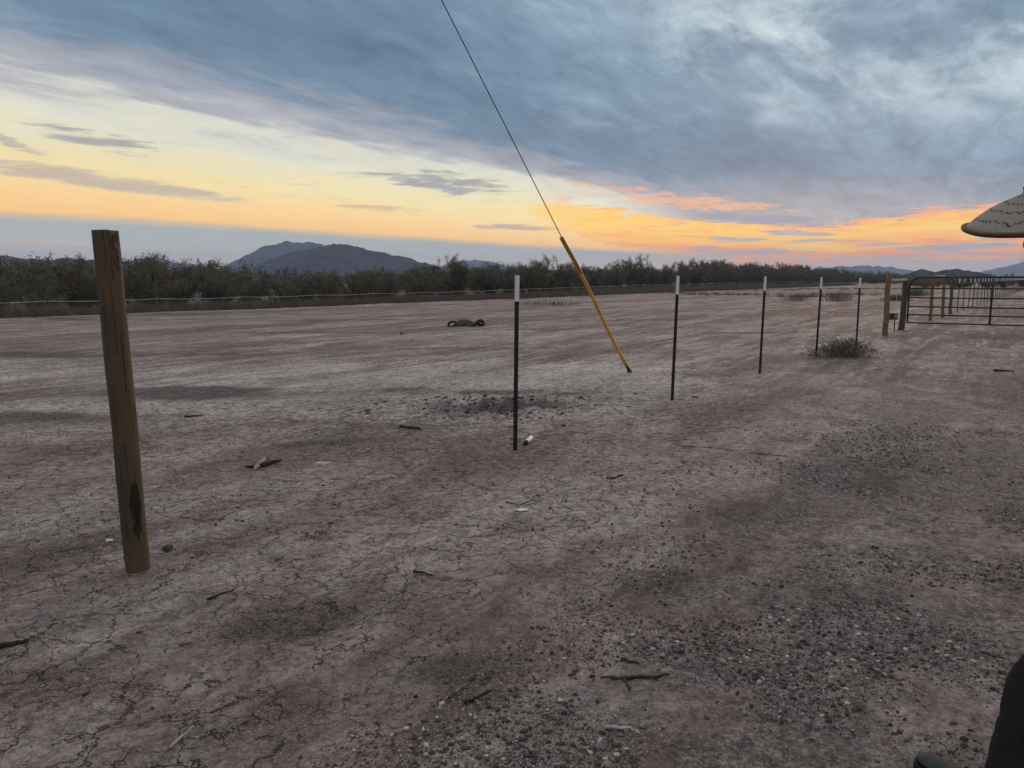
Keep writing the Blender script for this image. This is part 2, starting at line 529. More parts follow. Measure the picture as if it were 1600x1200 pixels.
def ground_mat():
    m, n, b = new_mat('desert_soil')
    o = n.node('ShaderNodeTexCoord').outputs['Object']
    A_ = lambda k: n.node('ShaderNodeAttribute', attribute_name=k).outputs['Fac']
    pale, dark, red, grav, crack = A_('pale'), A_('dark'), A_('red'), A_('gravel'), A_('crack')
    rot = n.node('ShaderNodeMapping')
    rot.inputs['Rotation'].default_value = (0, 0, -math.atan2(ED.y, ED.x))
    n.put(rot.inputs[0], o)
    road = rot.outputs[0]
    mott = n.noise(o, 0.9, 7, 0.62, 0.3)
    mott2 = n.noise(o, 5.0, 7, 0.68, 0.3)
    grit = n.noise(o, 42.0, 6, 0.75)
    speck = n.noise(o, 95.0, 4, 0.7)
    streak = n.noise(n.vmul(road, (0.12, 1.3, 1)), 1.0, 6, 0.62, 0.4)
    coarse = n.noise(n.vmul(road, (0.035, 0.40, 1)), 1.0, 7, 0.66, 0.5)
    streak2 = n.noise(n.vmul(road, (0.25, 4.5, 1)), 1.0, 6, 0.66, 0.5)
    pat = n.noise(n.vmul(road, (0.6, 1.25, 1)), 2.4, 9, 0.70, 0.6)
    clod = n.noise(o, 15.0, 6, 0.70, 0.4)
    c = n.mix(n.smooth(mott, 0.38, 0.62), (0.196, 0.160, 0.152, 1), (0.284, 0.241, 0.231, 1))
    c = n.mix(n.m('MULTIPLY', n.m('MULTIPLY', red, 0.75), n.smooth(pat, 0.38, 0.58)), c, (0.232, 0.162, 0.152, 1))
    macro = n.noise(n.vmul(road, (0.32, 0.85, 1)), 0.75, 8, 0.62, 0.5)
    c = n.mix(n.m('MULTIPLY', n.smooth(macro, 0.505, 0.555), 0.66), c, (0.124, 0.092, 0.086, 1))
    c = n.mix(n.m('MULTIPLY', n.smooth(macro, 0.47, 0.41), 0.55), c, (0.345, 0.305, 0.288, 1))
    pm = n.smooth(n.m('ADD', pale, n.m('ADD', n.m('MULTIPLY', n.m('SUBTRACT', pat, 0.5), 3.0), n.m('MULTIPLY', n.m('SUBTRACT', clod, 0.5), 2.2))), 0.25, 1.1)
    c = n.mix(n.m('MULTIPLY', pm, 0.75), c, (0.43, 0.40, 0.38, 1))
    far = n.smooth(pale, -1.0, -0.5)
    c = n.mix(n.m('MULTIPLY', n.m('MULTIPLY', n.smooth(streak, 0.50, 0.64), A_('track')), 0.85), c, (0.135, 0.095, 0.085, 1))
    c = n.mix(n.m('MULTIPLY', n.m('MULTIPLY', n.smooth(coarse, 0.50, 0.60), A_('track')), 0.75), c, (0.125, 0.082, 0.074, 1))
    c = n.mix(n.m('MULTIPLY', n.m('MULTIPLY', n.smooth(coarse, 0.47, 0.38), A_('track')), 0.6), c, (0.34, 0.275, 0.255, 1))
    c = n.mix(n.m('MULTIPLY', n.m('MULTIPLY', n.smooth(streak2, 0.52, 0.66), A_('track')), 0.7), c, (0.42, 0.375, 0.35, 1))
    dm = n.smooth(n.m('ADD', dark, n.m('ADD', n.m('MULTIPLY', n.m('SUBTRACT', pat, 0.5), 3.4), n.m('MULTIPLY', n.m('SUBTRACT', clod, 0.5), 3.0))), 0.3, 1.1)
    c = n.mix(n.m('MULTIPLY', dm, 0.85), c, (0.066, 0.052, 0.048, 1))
    # loose grit and gravel ground
    gpat = n.noise(o, 1.5, 7, 0.62, 0.4)
    gm = n.smooth(n.m('ADD', grav, n.m('MULTIPLY', n.m('SUBTRACT', gpat, 0.5), 5.5)), 0.40, 1.25)
    gcol = n.mix(n.smooth(grit, 0.46, 0.58), (0.070, 0.061, 0.059, 1), (0.265, 0.233, 0.224, 1))
    c = n.mix(n.m('MULTIPLY', gm, 0.66), c, gcol)
    blue = n.smooth(n.noise(o, 0.55, 5, 0.6), 0.55, 0.72)
    c = n.mix(n.m('MULTIPLY', n.m('MULTIPLY', gm, blue), 0.5), c, (0.15, 0.16, 0.185, 1))
    # pitted, crumbly surface: grain by grain earth tones, clod shadows put into the colour
    crumb = n.noise(o, 34.0, 6, 0.72, 0.3)
    val = n.m('ADD', n.m('ADD', 0.40, n.m('MULTIPLY', n.smooth(clod, 0.40, 0.58), 0.54)),
              n.m('ADD', n.m('MULTIPLY', n.smooth(crumb, 0.41, 0.57), 0.34), n.m('MULTIPLY', n.smooth(speck, 0.42, 0.58), 0.24)))
    # coarser lumps and scabs that still read far out on the field
    lump = n.noise(n.vmul(road, (0.55, 1.5, 1)), 1.5, 7, 0.72, 0.8)
    lump2 = n.noise(n.vmul(road, (0.7, 1.6, 1)), 5.5, 6, 0.72, 0.6)
    val2 = n.m('ADD', 0.66, n.m('ADD', n.m('MULTIPLY', n.smooth(lump, 0.43, 0.56), 0.30), n.m('MULTIPLY', n.smooth(lump2, 0.42, 0.56), 0.30)))
    val = n.m('MULTIPLY', val, n.linr(A_('track'), 0.0, 1.0, n.linr(val2, 0.0, 2.0, 0.5, 1.5), val2))
    c = n.mix(1.0, c, n.xyz(val, val, val), 'MULTIPLY')
    c = n.mix(n.m('MULTIPLY', n.smooth(speck, 0.585, 0.62), 0.5), c, (0.42, 0.39, 0.37, 1))
    # mud cracks
    wv = n.vadd(o, n.vadd(n.vmul(n.noise(o, 3.0, 5, 0.65, col=True), (0.42, 0.42, 0.0)), n.vmul(n.noise(o, 16.0, 3, 0.6, col=True), (0.05, 0.05, 0.0))))
    def cracks(scale, w, off):
        vo = n.node('ShaderNodeTexVoronoi', feature='DISTANCE_TO_EDGE', voronoi_dimensions='2D')
        n.put(vo.inputs['Vector'], n.vadd(wv, off))
        vo.inputs['Scale'].default_value = scale
        return n.smooth(vo.outputs['Distance'], 0.0, w, 1.0, 0.0)
    fade = n.smooth(n.m('ADD', n.noise(o, 1.7, 4, 0.6), n.m('MULTIPLY', crack, 0.20)), 0.60, 0.68)
    k1 = n.m('MULTIPLY', cracks(3.4, 0.021, (0, 0, 0)), fade)
    fade2 = n.smooth(n.m('ADD', n.noise(n.vadd(o, (9, 2, 0)), 2.2, 4, 0.6), n.m('MULTIPLY', crack, 0.18)), 0.62, 0.70)
    k2 = n.m('MULTIPLY', n.m('MULTIPLY', cracks(8.0, 0.030, (4, 7, 0)), fade2), 0.95)
    ck = n.m('MULTIPLY', n.m('MAXIMUM', k1, k2), n.smooth(crack, 0.02, 0.3))
    c = n.mix(n.m('MULTIPLY', ck, 0.9), c, (0.028, 0.027, 0.024, 1))
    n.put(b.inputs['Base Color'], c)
    b.inputs['Roughness'].default_value = 0.9
    b.inputs['Specular IOR Level'].default_value = 0.2
    bp = n.node('ShaderNodeBump')
    bp.inputs['Strength'].default_value = 0.85
    bp.inputs['Distance'].default_value = 0.03
    hgt = n.m('ADD', n.m('ADD', n.m('MULTIPLY', mott2, 1.0), n.m('MULTIPLY', clod, 0.75)), n.m('ADD', n.m('MULTIPLY', grit, n.m('ADD', 0.22, n.m('MULTIPLY', gm, 0.35))), n.m('MULTIPLY', speck, 0.10)))
    hgt = n.m('ADD', hgt, n.m('MULTIPLY', crumb, 0.4))
    hgt = n.m('SUBTRACT', hgt, n.m('MULTIPLY', ck, 0.9))
    n.put(bp.inputs['Height'], hgt)
    n.put(b.inputs['Normal'], bp.outputs[0])
    return m


# ------------------------------------------------------------------ ground sheet
def build_ground():
    th = np.concatenate([np.linspace(-180, -48, 45)[:-1], np.linspace(-48, 48, 720), np.linspace(48, 180, 45)[1:]])
    th = np.radians(th)
    rad = np.concatenate([[0.15, 0.5, 0.9], np.geomspace(1.3, 60, 760), np.geomspace(60, 6500, 130)[1:]])
    T, RR = np.meshgrid(th, rad)
    x, y = RR * np.sin(T), RR * np.cos(T)
    z = gz(x, y)
    s, t = edge_coords(x, y)
    near = (1 - sstep(RR, 14, 40))

    def ell(px, py, rx, ry, ang=0.0):
        c = flat_at(px, py)
        ca, sa = math.cos(R(ang)), math.sin(R(ang))
        a, b_ = (x - c.x) * ca + (y - c.y) * sa, -(x - c.x) * sa + (y - c.y) * ca
        return np.exp(-((a / rx) ** 2 + (b_ / ry) ** 2))

    n1 = fbm(x * 0.5, y * 0.5, 4)
    n2 = fbm(x * 0.18 + 40, y * 0.18 + 3, 4)
    st = fbm(s * 0.05 + 7, t * 0.42, 4)
    pale = 0.75 * sstep(y, 5.5, 9.5) * (1 - sstep(y, 17, 28)) * sstep(n2, 0.3, 0.6)
    pale *= 1 - 0.6 * sstep(x, 2.5, 6)
    for e in ((900, 580, 2.4, 1.3, 10), (700, 575, 3.5, 0.9, 5), (250, 592, 4.0, 0.35, 6), (520, 600, 2.5, 0.5, 8), (80, 640, 1.5, 0.5, 0),
              (840, 517, 2.8, 0.35, 3)):
        pale += 0.9 * ell(*e)
    small = np.zeros_like(x)
    for e in ((815, 797, .07, .04, 0), (900, 799, .09, .02, 5), (245, 760, .12, .02, 25), (380, 800, .06, .03, 0), (505, 722, .05, .03, 0)):
        small += 2.2 * ell(*e)
    pale = pale + small
    dark = 0.30 * sstep(n1, 0.5, 0.7)
    for e in ((770, 632, .62, .36, 0), (720, 640, .34, .22, 10), (828, 632, .36, .40, -10), (745, 612, .45, .22, 5), (800, 612, .4, .2, 0), (890, 616, .35, .16, 5), (630, 608, .42, .25, 12), (250, 612, 1.5, .5, 8), (330, 618, 1.2, .4, 4), (300, 608, .9, .35, 0), (520, 690, .7, .2, 15), (90, 650, .8, .3, 0), (640, 545, 2.5, .3, 6), (150, 500, 5, .5, 8), (120, 556, 4, .4, 6), (560, 500, 4, .5, 8), (980, 500, 3, .4, 8), (1180, 520, 2, .3, 10), (450, 520, 3.5, .4, 6),
              (860, 514, .9, .3, 0), (60, 552, 3.0, .45, 6), (380, 492, 4.0, .6, 8), (1550, 526, 1.3, 1.3, 0), (1130, 463, 6, 1.0, 8), (860, 478, 5, 1.0, 8),
              (1360, 745, .9, .4, 25), (1180, 800, .8, .25, 30), (1060, 905, .5, .22, 30), (1310, 930, .45, .22, 10), 
              (1310, 560, 1.0, .5, 0), (480, 975, .18, .10, 20), (690, 1040, .14, .08, 30),
              (1250, 465, 5, 1.0, 8)):
        dark += 0.95 * ell(*e)
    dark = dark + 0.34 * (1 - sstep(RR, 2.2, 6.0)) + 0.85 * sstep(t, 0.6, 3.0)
    red = 0.35 + 0.6 * sstep(n2, 0.42, 0.62)
    for e in ((120, 720, 2, 1, 0), (880, 900, .7, .2, 35), (1020, 905, .4, .3, 0), (1570, 850, .6, .6, 0), (1300, 700, 1.5, .7, 20), (300, 520, 9, 1.5, 8), (1450, 590, 3, 1, 10)):
        red += 0.7 * ell(*e)
    # right-hand strip of loose gravel: right of a line running from the lower middle to the upper right
    g0, g1 = flat_at(640, 1190), flat_at(1330, 600)
    gd = (g1 - g0).to_2d().normalized()
    side = (x - g0.x) * gd.y - (y - g0.y) * gd.x
    grav = sstep(side, -0.25, 0.55) * (1 - 0.55 * sstep(RR, 9, 22)) + 0.25 * sstep(n1, .5, .7)
    crack = (1 - sstep(side, -0.7, 0.35)) * (1 - sstep(RR, 9, 17))
    track = sstep(RR, 9.5, 15) * (1 - sstep(t, -0.5, 0.6))
    # real relief close to the lens: clods, plates, wheel ruts
    rel = 0.016 * (fbm(x * 3.1, y * 3.1, 4, 0.55) - 0.5) * near
    rel += near * (0.010 + 0.022 * np.clip(grav, 0, 1)) * (fbm(x * 11, y * 11, 3, 0.6) - 0.5)
    rut = fbm(side * 2.4 + 3, (x * gd.x + y * gd.y) * 0.18, 3)
    rel += near * 0.035 * (rut - 0.5)
    z = z + rel
    nv, nr = T.shape[1], T.shape[0]
    verts = np.stack([x, y, z], -1).reshape(-1, 3)
    i, j = np.meshgrid(np.arange(nr - 1), np.arange(nv - 1), indexing='ij')
    a = (i * nv + j).ravel()
    faces = np.stack([a, a + 1, a + nv + 1, a + nv], -1)[:, ::-1]
    verts = np.vstack([verts, [[0, 0, float(gz(0, 0.01))]]])
    me = np_mesh('ground', verts, faces)
    for k, v in (('pale', pale), ('dark', dark), ('red', red), ('gravel', grav), ('crack', crack), ('track', track)):
        attr(me, k, np.append(np.clip(v, 0, 2.5).ravel(), 0))
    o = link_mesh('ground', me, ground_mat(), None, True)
    tag(o, kind='structure')
    return side


build_ground()
g0, g1 = flat_at(640, 1190), flat_at(1330, 600)
GD = (g1 - g0).to_2d().normalized()


def gside(x, y):
    return (x - g0.x) * GD.y - (y - g0.y) * GD.x


# ------------------------------------------------------------------ hills on the horizon
def hill_mat(name, c1, c2, scale):
    m, n, b = new_mat(name)
    o = n.node('ShaderNodeTexCoord').outputs['Object']
    nz = n.noise(o, scale, 7, 0.68, 0.4)
    n.put(b.inputs['Base Color'], n.mix(n.smooth(nz, 0.35, 0.65), (*c1, 1), (*c2, 1)))
    b.inputs['Roughness'].default_value = 1.0
    b.inputs['Specular IOR Level'].default_value = 0.0
    return m


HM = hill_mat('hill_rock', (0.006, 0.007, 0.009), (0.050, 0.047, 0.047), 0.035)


def hill(name, prof, dist, depth, seed, rough=1.0):
    """a ridge of real depth whose skyline follows the photographed one"""
    px = np.array([p[0] for p in prof], float)
    hh = np.array([max(437 - p[1], 0) for p in prof], float)
    nx, ny = 220, 60
    xs_px = np.linspace(px[0], px[-1], nx)
    H = np.interp(xs_px, px, hh) / F * dist / CP + EYE
    H = H + dist / F * 5.5 * rough * (fbm(np.arange(nx) * .16 + seed, np.zeros(nx) + seed, 4, .6) - .5)
    ends = np.clip(np.minimum(np.arange(nx), np.arange(nx)[::-1]) / 6.0, 0, 1)
    H = H * ends
    tt = np.linspace(-1, 1, ny)
    X = (xs_px - 800) / F / CP * dist
    P, Q = np.meshgrid(np.arange(nx), np.arange(ny), indexing='ij')
    xx = X[P]
    yy = dist + tt[Q] * depth
    n_ = fbm(xx / depth * 3.0 + seed, yy / depth * 3.0, 5, 0.55)
    prof_t = np.clip(1 - np.abs(tt[Q]) ** 1.3, 0, 1)
    gul = 1 - 0.55 * rough * np.abs(tt[Q]) ** 0.7 * (1 - n_) * 1.3
    z = H[P] * np.clip(prof_t * gul, 0, None)
    z = z * (1 + 0.05 * rough * (fbm(xx / depth * 9 + seed, yy / depth * 9, 4, 0.6) - 0.5)) - 3.0
    v = np.stack([xx, yy, z], -1).reshape(-1, 3)
    a = (P[:-1, :-1] * ny + Q[:-1, :-1]).ravel()
    f = np.stack([a, a + ny, a + ny + 1, a + 1], -1)
    o = link_mesh(name, np_mesh(name, v, f), HM, None, True)
    tag(o, kind='structure')
    return o


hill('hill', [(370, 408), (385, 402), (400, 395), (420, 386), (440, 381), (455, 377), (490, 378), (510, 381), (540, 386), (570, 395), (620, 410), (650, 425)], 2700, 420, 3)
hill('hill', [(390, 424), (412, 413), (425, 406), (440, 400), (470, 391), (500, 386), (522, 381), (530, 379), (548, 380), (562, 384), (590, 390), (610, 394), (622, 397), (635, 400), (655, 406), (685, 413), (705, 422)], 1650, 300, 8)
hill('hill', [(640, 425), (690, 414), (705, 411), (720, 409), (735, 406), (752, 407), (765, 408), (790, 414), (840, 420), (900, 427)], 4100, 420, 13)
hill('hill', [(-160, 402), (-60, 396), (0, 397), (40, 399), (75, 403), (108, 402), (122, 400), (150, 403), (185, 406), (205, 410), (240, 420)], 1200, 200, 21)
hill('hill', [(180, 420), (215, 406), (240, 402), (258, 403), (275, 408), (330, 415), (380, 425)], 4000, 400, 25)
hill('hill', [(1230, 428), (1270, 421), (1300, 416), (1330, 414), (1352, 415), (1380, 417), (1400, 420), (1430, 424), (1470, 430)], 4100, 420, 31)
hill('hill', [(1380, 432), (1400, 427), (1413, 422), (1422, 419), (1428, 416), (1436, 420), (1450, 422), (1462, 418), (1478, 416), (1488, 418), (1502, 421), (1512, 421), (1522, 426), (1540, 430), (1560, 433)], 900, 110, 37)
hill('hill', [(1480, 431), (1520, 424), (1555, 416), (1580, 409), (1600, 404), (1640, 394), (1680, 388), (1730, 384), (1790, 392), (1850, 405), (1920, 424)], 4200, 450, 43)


# ------------------------------------------------------------------ scrub: mesquite bushes
def leaf_mat(name, c1, c2):
    m, n, b = new_mat(name)
    a = n.node('ShaderNodeAttribute', attribute_name='tint').outputs['Fac']
    inf = n.node('ShaderNodeObjectInfo').outputs['Random']
    c = n.mix(a, (*c1, 1), (*c2, 1))
    c = n.mix(n.m('MULTIPLY', inf, 0.6), c, (0.125, 0.104, 0.076, 1))
    n.put(b.inputs['Base Color'], c)
    b.inputs['Roughness'].default_value = 0.8
    b.inputs['Specular IOR Level'].default_value = 0.15
    return m


LEAF = [leaf_mat('mesquite_leaf', (0.090, 0.088, 0.060), (0.245, 0.228, 0.158)),
        leaf_mat('creosote_leaf', (0.076, 0.082, 0.060), (0.200, 0.200, 0.148)),
        leaf_mat('dry_leaf', (0.060, 0.055, 0.045), (0.135, 0.125, 0.10))]
BARK = simple('bush_bark', (0.025, 0.021, 0.018), (0.06, 0.052, 0.045), 12, 0.95)


def bush_geo(seed, h, w, nleaf, droop=0.0, wisp=0.4, lsz=1.0):
    """(twig MB, leaf verts, leaf faces, tints)"""
    rnd = random.Random(seed)
    mb = MB()
    tips = []
    nst = rnd.randint(7, 10)
    for i in range(nst):
        a = 2 * math.pi * i / nst + rnd.uniform(-.3, .3)
        lean = rnd.uniform(0.15, 1.0)
        L = h * rnd.uniform(.65, 1.0)
        p = Vector((math.cos(a) * .12, math.sin(a) * .12, -.05))
        pts = [p.copy()]
        for k in range(5):
            f = (k + 1) / 5
            out = lean * w * .5 * f ** 0.9
            q = Vector((math.cos(a) * out, math.sin(a) * out, L * (f ** 0.85) * (1 - .35 * lean * f)))
            q += Vector((rnd.uniform(-.12, .12), rnd.uniform(-.12, .12), rnd.uniform(-.06, .06)))
            pts.append(q)
        mb.tube(pts, [.05, .042, .033, .024, .015, .008], 4, False)
        for k in range(1, 6):
            for _ in range(4):
                b0 = pts[k]
                d = Vector((rnd.gauss(0, 1), rnd.gauss(0, 1), rnd.gauss(.35 - droop, .7))).normalized()
                ln = rnd.uniform(.35, .95) * (h / 3.2)
                e1 = b0 + d * ln * .5 + Vector((0, 0, .05))
                e2 = b0 + d * ln + Vector((rnd.uniform(-.1, .1), rnd.uniform(-.1, .1), rnd.uniform(-.1, .1)))
                if e2.z < .12: e2.z = .12 + rnd.random() * .1
                mb.tube([b0, e1, e2], [.012, .008, .005], 3, False)
                tips.append((b0, e1, e2))
    # thin leaders standing out of the crown
    for i in range(int(10 * wisp) + 2):
        a, rr_ = rnd.uniform(0, 6.28), rnd.uniform(0, .36) * w
        b0 = Vector((math.cos(a) * rr_, math.sin(a) * rr_, h * rnd.uniform(.62, .82)))
        e2 = b0 + Vector((rnd.gauss(0, .22), rnd.gauss(0, .22), rnd.uniform(.35, .95) * h / 3.2))
        mb.tube([b0, b0.lerp(e2, .5), e2], [.014, .010, .006], 3, False)
        tips.append((b0.lerp(e2, .2), b0.lerp(e2, .6), e2))
    V, Fc, T = [], [], []
    npr = np.random.default_rng(seed)
    per = max(4, nleaf // len(tips))
    for b0, e1, e2 in tips:
        tone = npr.random()
        for _ in range(per):
            f = npr.random()
            c = b0.lerp(e1, f * 2) if f < .5 else e1.lerp(e2, f * 2 - 1)
            c = np.array(c) + npr.normal(0, .095 * h / 3.2, 3)
            if c[2] < .05: c[2] = .05
            d1 = npr.normal(0, 1, 3); d1 /= np.linalg.norm(d1)
            d2 = npr.normal(0, 1, 3); d2 -= d1 * d2.dot(d1); d2 /= np.linalg.norm(d2)
            l, ww = npr.uniform(.05, .12) * lsz, npr.uniform(.010, .026) * lsz
            k = len(V)
            V += [c - d1 * l, c + d2 * ww, c + d1 * l, c - d2 * ww]
            Fc.append((k, k + 1, k + 2, k + 3))
            T.append(min(1, max(0, .55 * tone + .45 * npr.random())))
    return mb, np.array(V, np.float32), np.array(Fc, np.int32), np.array(T, np.float32)


KINDS = []
for k, (sd, h, w, nl, dr, wi, lm) in enumerate([
        (101, 3.3, 4.6, 9000, .0, .9, 0), (102, 2.7, 4.4, 8500, .1, .4, 0), (103, 3.0, 4.0, 8000, .0, .6, 1),
        (104, 2.2, 3.4, 6500, .1, .3, 1), (105, 3.7, 4.4, 7500, .0, 1.3, 0), (106, 1.5, 2.4, 4200, .1, .2, 2)]):
    V, Fc, T = bush_geo(sd, h, w, int(nl * .6), dr, wi, 1.15)[1:]
    lo = (V, Fc, T)
    mb, V, Fc, T = bush_geo(sd, h, w, int(nl * 2.4), dr, wi, 0.60)
    tm = bpy.data.meshes.new('trunk')
    tm.from_pydata(mb.v, [], mb.f)
    tm.materials.append(BARK)
    cm = np_mesh('crown', V, Fc)
    attr(cm, 'tint', T, 'FACE')
    cm.materials.append(LEAF[lm])
    KINDS.append((tm, cm, h, w, *lo, lm))


def px_of(p):
    v = Vector(p) - Vector((0, 0, EYE))
    zc = v.y * CP - v.z * SP
    return 800 + F * v.x / zc, 600 - F * (v.y * SP + v.z * CP) / zc


def edge_pt(s, t):
    return Vector((E1.x + ED.x * s + EN.x * t, E1.y + ED.y * s + EN.y * t))


rb = random.Random(5)
front = []
s = -9.0
while True:
    t = rb.uniform(6.0, 8.5) + max(0.0, s) * .08
    p = edge_pt(s, t)
    px, _ = px_of((p.x, p.y, 1))
    if px > 1345 or s > 460: break
    kind = rb.choice([0, 0, 1, 1, 2, 3, 4])
    sc = rb.uniform(.85, 1.12) * (1.0 + .12 * min(1, max(0, s / 150)))
    front.append([px, p, kind, sc])
    s += rb.uniform(2.3, 3.4) * (1 + max(0, s) / 70)
# shaped after the photographed skyline: tall by x=300, low in front of the mountain
for fr in front:
    px = fr[0]
    want = np.interp(px, [-100, 0, 60, 150, 230, 300, 340, 400, 500, 600, 650, 690, 730, 830, 900, 980, 1050, 1110, 1150, 1230, 1300, 1345],
                     [392, 394, 398, 400, 400, 391, 398, 410, 416, 417, 413, 408, 409, 408, 409, 405, 413, 405, 411, 412, 420, 424])
    d = fr[1].y
    base_z = float(gz(fr[1].x, fr[1].y))
    hz = EYE + (437 - want) / F * d - base_z
    fr[3] = hz / (KINDS[fr[2]][2] * 1.02) * (rb.uniform(.70, .90) if rb.random() < .35 else rb.uniform(.92, 1.10))

SEG = [(-999, 145, 'left of the leaning wooden post'), (145, 235, 'right behind the wooden post'), (235, 385, 'between wooden post and mountain'),
       (385, 540, 'under the mountain\'s left half'), (540, 690, 'under the mountain\'s right half'), (690, 808, 'between mountain and nearest white tipped post'),
       (808, 905, 'between nearest steel post and yellow guard'), (905, 1059, 'between yellow guard and second steel post'),
       (1059, 1196, 'between second and third steel posts'), (1196, 1284, 'between third and fourth steel posts'), (1284, 9999, 'right of fourth steel post')]
ORD = ['first', 'second', 'third', 'fourth', 'fifth', 'sixth', 'seventh', 'eighth', 'ninth', 'tenth', 'eleventh', 'twelfth', 'thirteenth']
for a, b_, words in SEG:
    ins = sorted([f for f in front if a <= f[0] < b_], key=lambda f: f[0])
    for i, (px, p, kind, sc) in enumerate(ins):
        e = empty('mesquite_bush', on(p.x, p.y, -.02), rb.uniform(0, 6.28))
        e.scale = (sc * rb.uniform(.95, 1.1), sc * rb.uniform(.95, 1.1), sc)
        tone = ['wispy olive', 'dense olive', 'dark green', 'low dark green', 'tall wispy olive', 'dry grey'][kind]
        where = words if len(ins) == 1 else f'{ORD[i]} from the left {words}'
        if len(ins) == 1: where = 'alone ' + words
        tag(e, f'{tone} bush, {where}', 'bush', 'bushes of the scrub belt behind the rope fence')
        o1 = bpy.data.objects.new('trunk', KINDS[kind][0]); COL.objects.link(o1); o1.parent = e
        o2 = bpy.data.objects.new('crown', KINDS[kind][1]); COL.objects.link(o2); o2.parent = e


def merged(name, places, label_kind='stuff'):
    """bushes too far or too hidden to count, as one mass: twigs and leaves in one mesh"""
    Vs, Fs, Ts, off = [], [], [], 0
    for (x, y, kind, sc, rz) in places:
        V, Fc, T = KINDS[kind][4:7]
        keep = rng.random(len(Fc)) < .9
        Fk = Fc[keep]
        ca, sa = math.cos(rz), math.sin(rz)
        z0 = float(gz(x, y))
        Q = np.stack([(V[:, 0] * ca - V[:, 1] * sa) * sc + x, (V[:, 0] * sa + V[:, 1] * ca) * sc + y, V[:, 2] * sc + z0], -1)
        Q = Q[Fk.ravel()]
        Vs.append(Q)
        Fs.append(np.arange(len(Q)).reshape(-1, 4) + off)
        Ts.append(T[keep])
        off += len(Q)
    me = np_mesh(name, np.vstack(Vs), np.vstack(Fs))
    attr(me, 'tint', np.concatenate(Ts), 'FACE')
    me.materials.append(LEAF[1])
    o = bpy.data.objects.new(name, me)
    COL.objects.link(o)
    tag(o, kind=label_kind)
    return o


places = []
for t0, dens in ((10.5, 2.5), (15.5, 3.6), (24, 5.0), (36, 8)):
    s = -14.0 - t0
    while s < 480:
        p = edge_pt(s, t0 + rb.uniform(-1.5, 1.5) + max(0.0, s) * .08)
        px, _ = px_of((p.x, p.y, 1))
        if -140 < px < 1400:
            want = np.interp(px, [-100, 0, 150, 300, 400, 500, 620, 700, 1350], [396, 398, 402, 396, 412, 418, 418, 413, 423])
            hz = EYE + (437 - want) / F * p.y - float(gz(p.x, p.y))
            k = rb.choice([0, 1, 2, 3])
            places.append((p.x, p.y, k, hz / KINDS[k][2] * rb.uniform(.8, 1.0), rb.uniform(0, 6.28)))
        s += dens * rb.uniform(.8, 1.2) * (1 + max(0, s) / 90)
# far line of scrub on the right
for i in range(46):
    px = 1290 + i * 8.5
    d = rb.uniform(260, 420)
    p = at_depth(px, 437, d)
    k = rb.choice([0, 1, 2])
    hz = EYE + (437 - rb.uniform(427, 432)) / F * d
    places.append((p.x, p.y, k, hz / KINDS[k][2], rb.uniform(0, 6.28)))
for i in range(44):
    px = 1095 + i * 7.2
    d = rb.uniform(190, 260)
    p = at_depth(px, 437, d)
    hz = EYE + (437 - np.interp(px, [1095, 1160, 1240, 1290, 1410], [409, 414, 417, 421, 428]) - rb.uniform(-2, 2)) / F * d
    k = rb.choice([0, 1, 2])
    places.append((p.x, p.y, k, hz / KINDS[k][2], rb.uniform(0, 6.28)))
for i in range(70):
    px = rb.uniform(1405, 1720)
    d = rb.uniform(112, 190)
    p = at_depth(px, 437, d)
    hz = EYE + (437 - rb.uniform(430, 435)) / F * d
    k = rb.choice([1, 2, 3])
    places.append((p.x, p.y, k, hz / KINDS[k][2], rb.uniform(0, 6.28)))
merged('scrub_thicket', places)

# low grey shrubs along the verge: countable only in part, build as stuff with the dry grass
GR = leaf_mat('dry_grass', (0.065, 0.058, 0.050), (0.225, 0.198, 0.172))


def grass_mass(name, spots, hmin, hmax, spread, nb, width):
    V, T = [], []
    for (x, y, sc) in spots:
        z0 = float(gz(x, y))
        tone = rng.random()
        m_ = nb
        bx = x + rng.normal(0, spread * sc, m_)
        by = y + rng.normal(0, spread * sc, m_)
        h = rng.uniform(hmin, hmax, m_) * sc
        a = rng.uniform(0, 6.28, m_)
        ln = rng.uniform(.1, .6, m_) * h
        wv = width * rng.uniform(.6, 1.3, m_)
        pa = rng.uniform(0, 6.28, m_)
        b0 = np.stack([bx - np.cos(pa) * wv, by - np.sin(pa) * wv, np.full(m_, z0 - .01)], -1)
        b1 = np.stack([bx + np.cos(pa) * wv, by + np.sin(pa) * wv, np.full(m_, z0 - .01)], -1)
        tp = np.stack([bx + np.cos(a) * ln, by + np.sin(a) * ln, z0 + h], -1)
        V.append(np.stack([b0, b1, tp], 1).reshape(-1, 3))
        T.append(np.clip(tone * .35 + rng.random(m_) * .65, 0, 1))
    V = np.vstack(V)
    me = np_mesh(name, V, np.arange(len(V)).reshape(-1, 3))
    attr(me, 'tint', np.concatenate(T), 'FACE')
    me.materials.append(GR)
    o = bpy.data.objects.new(name, me)
    COL.objects.link(o)
    return o


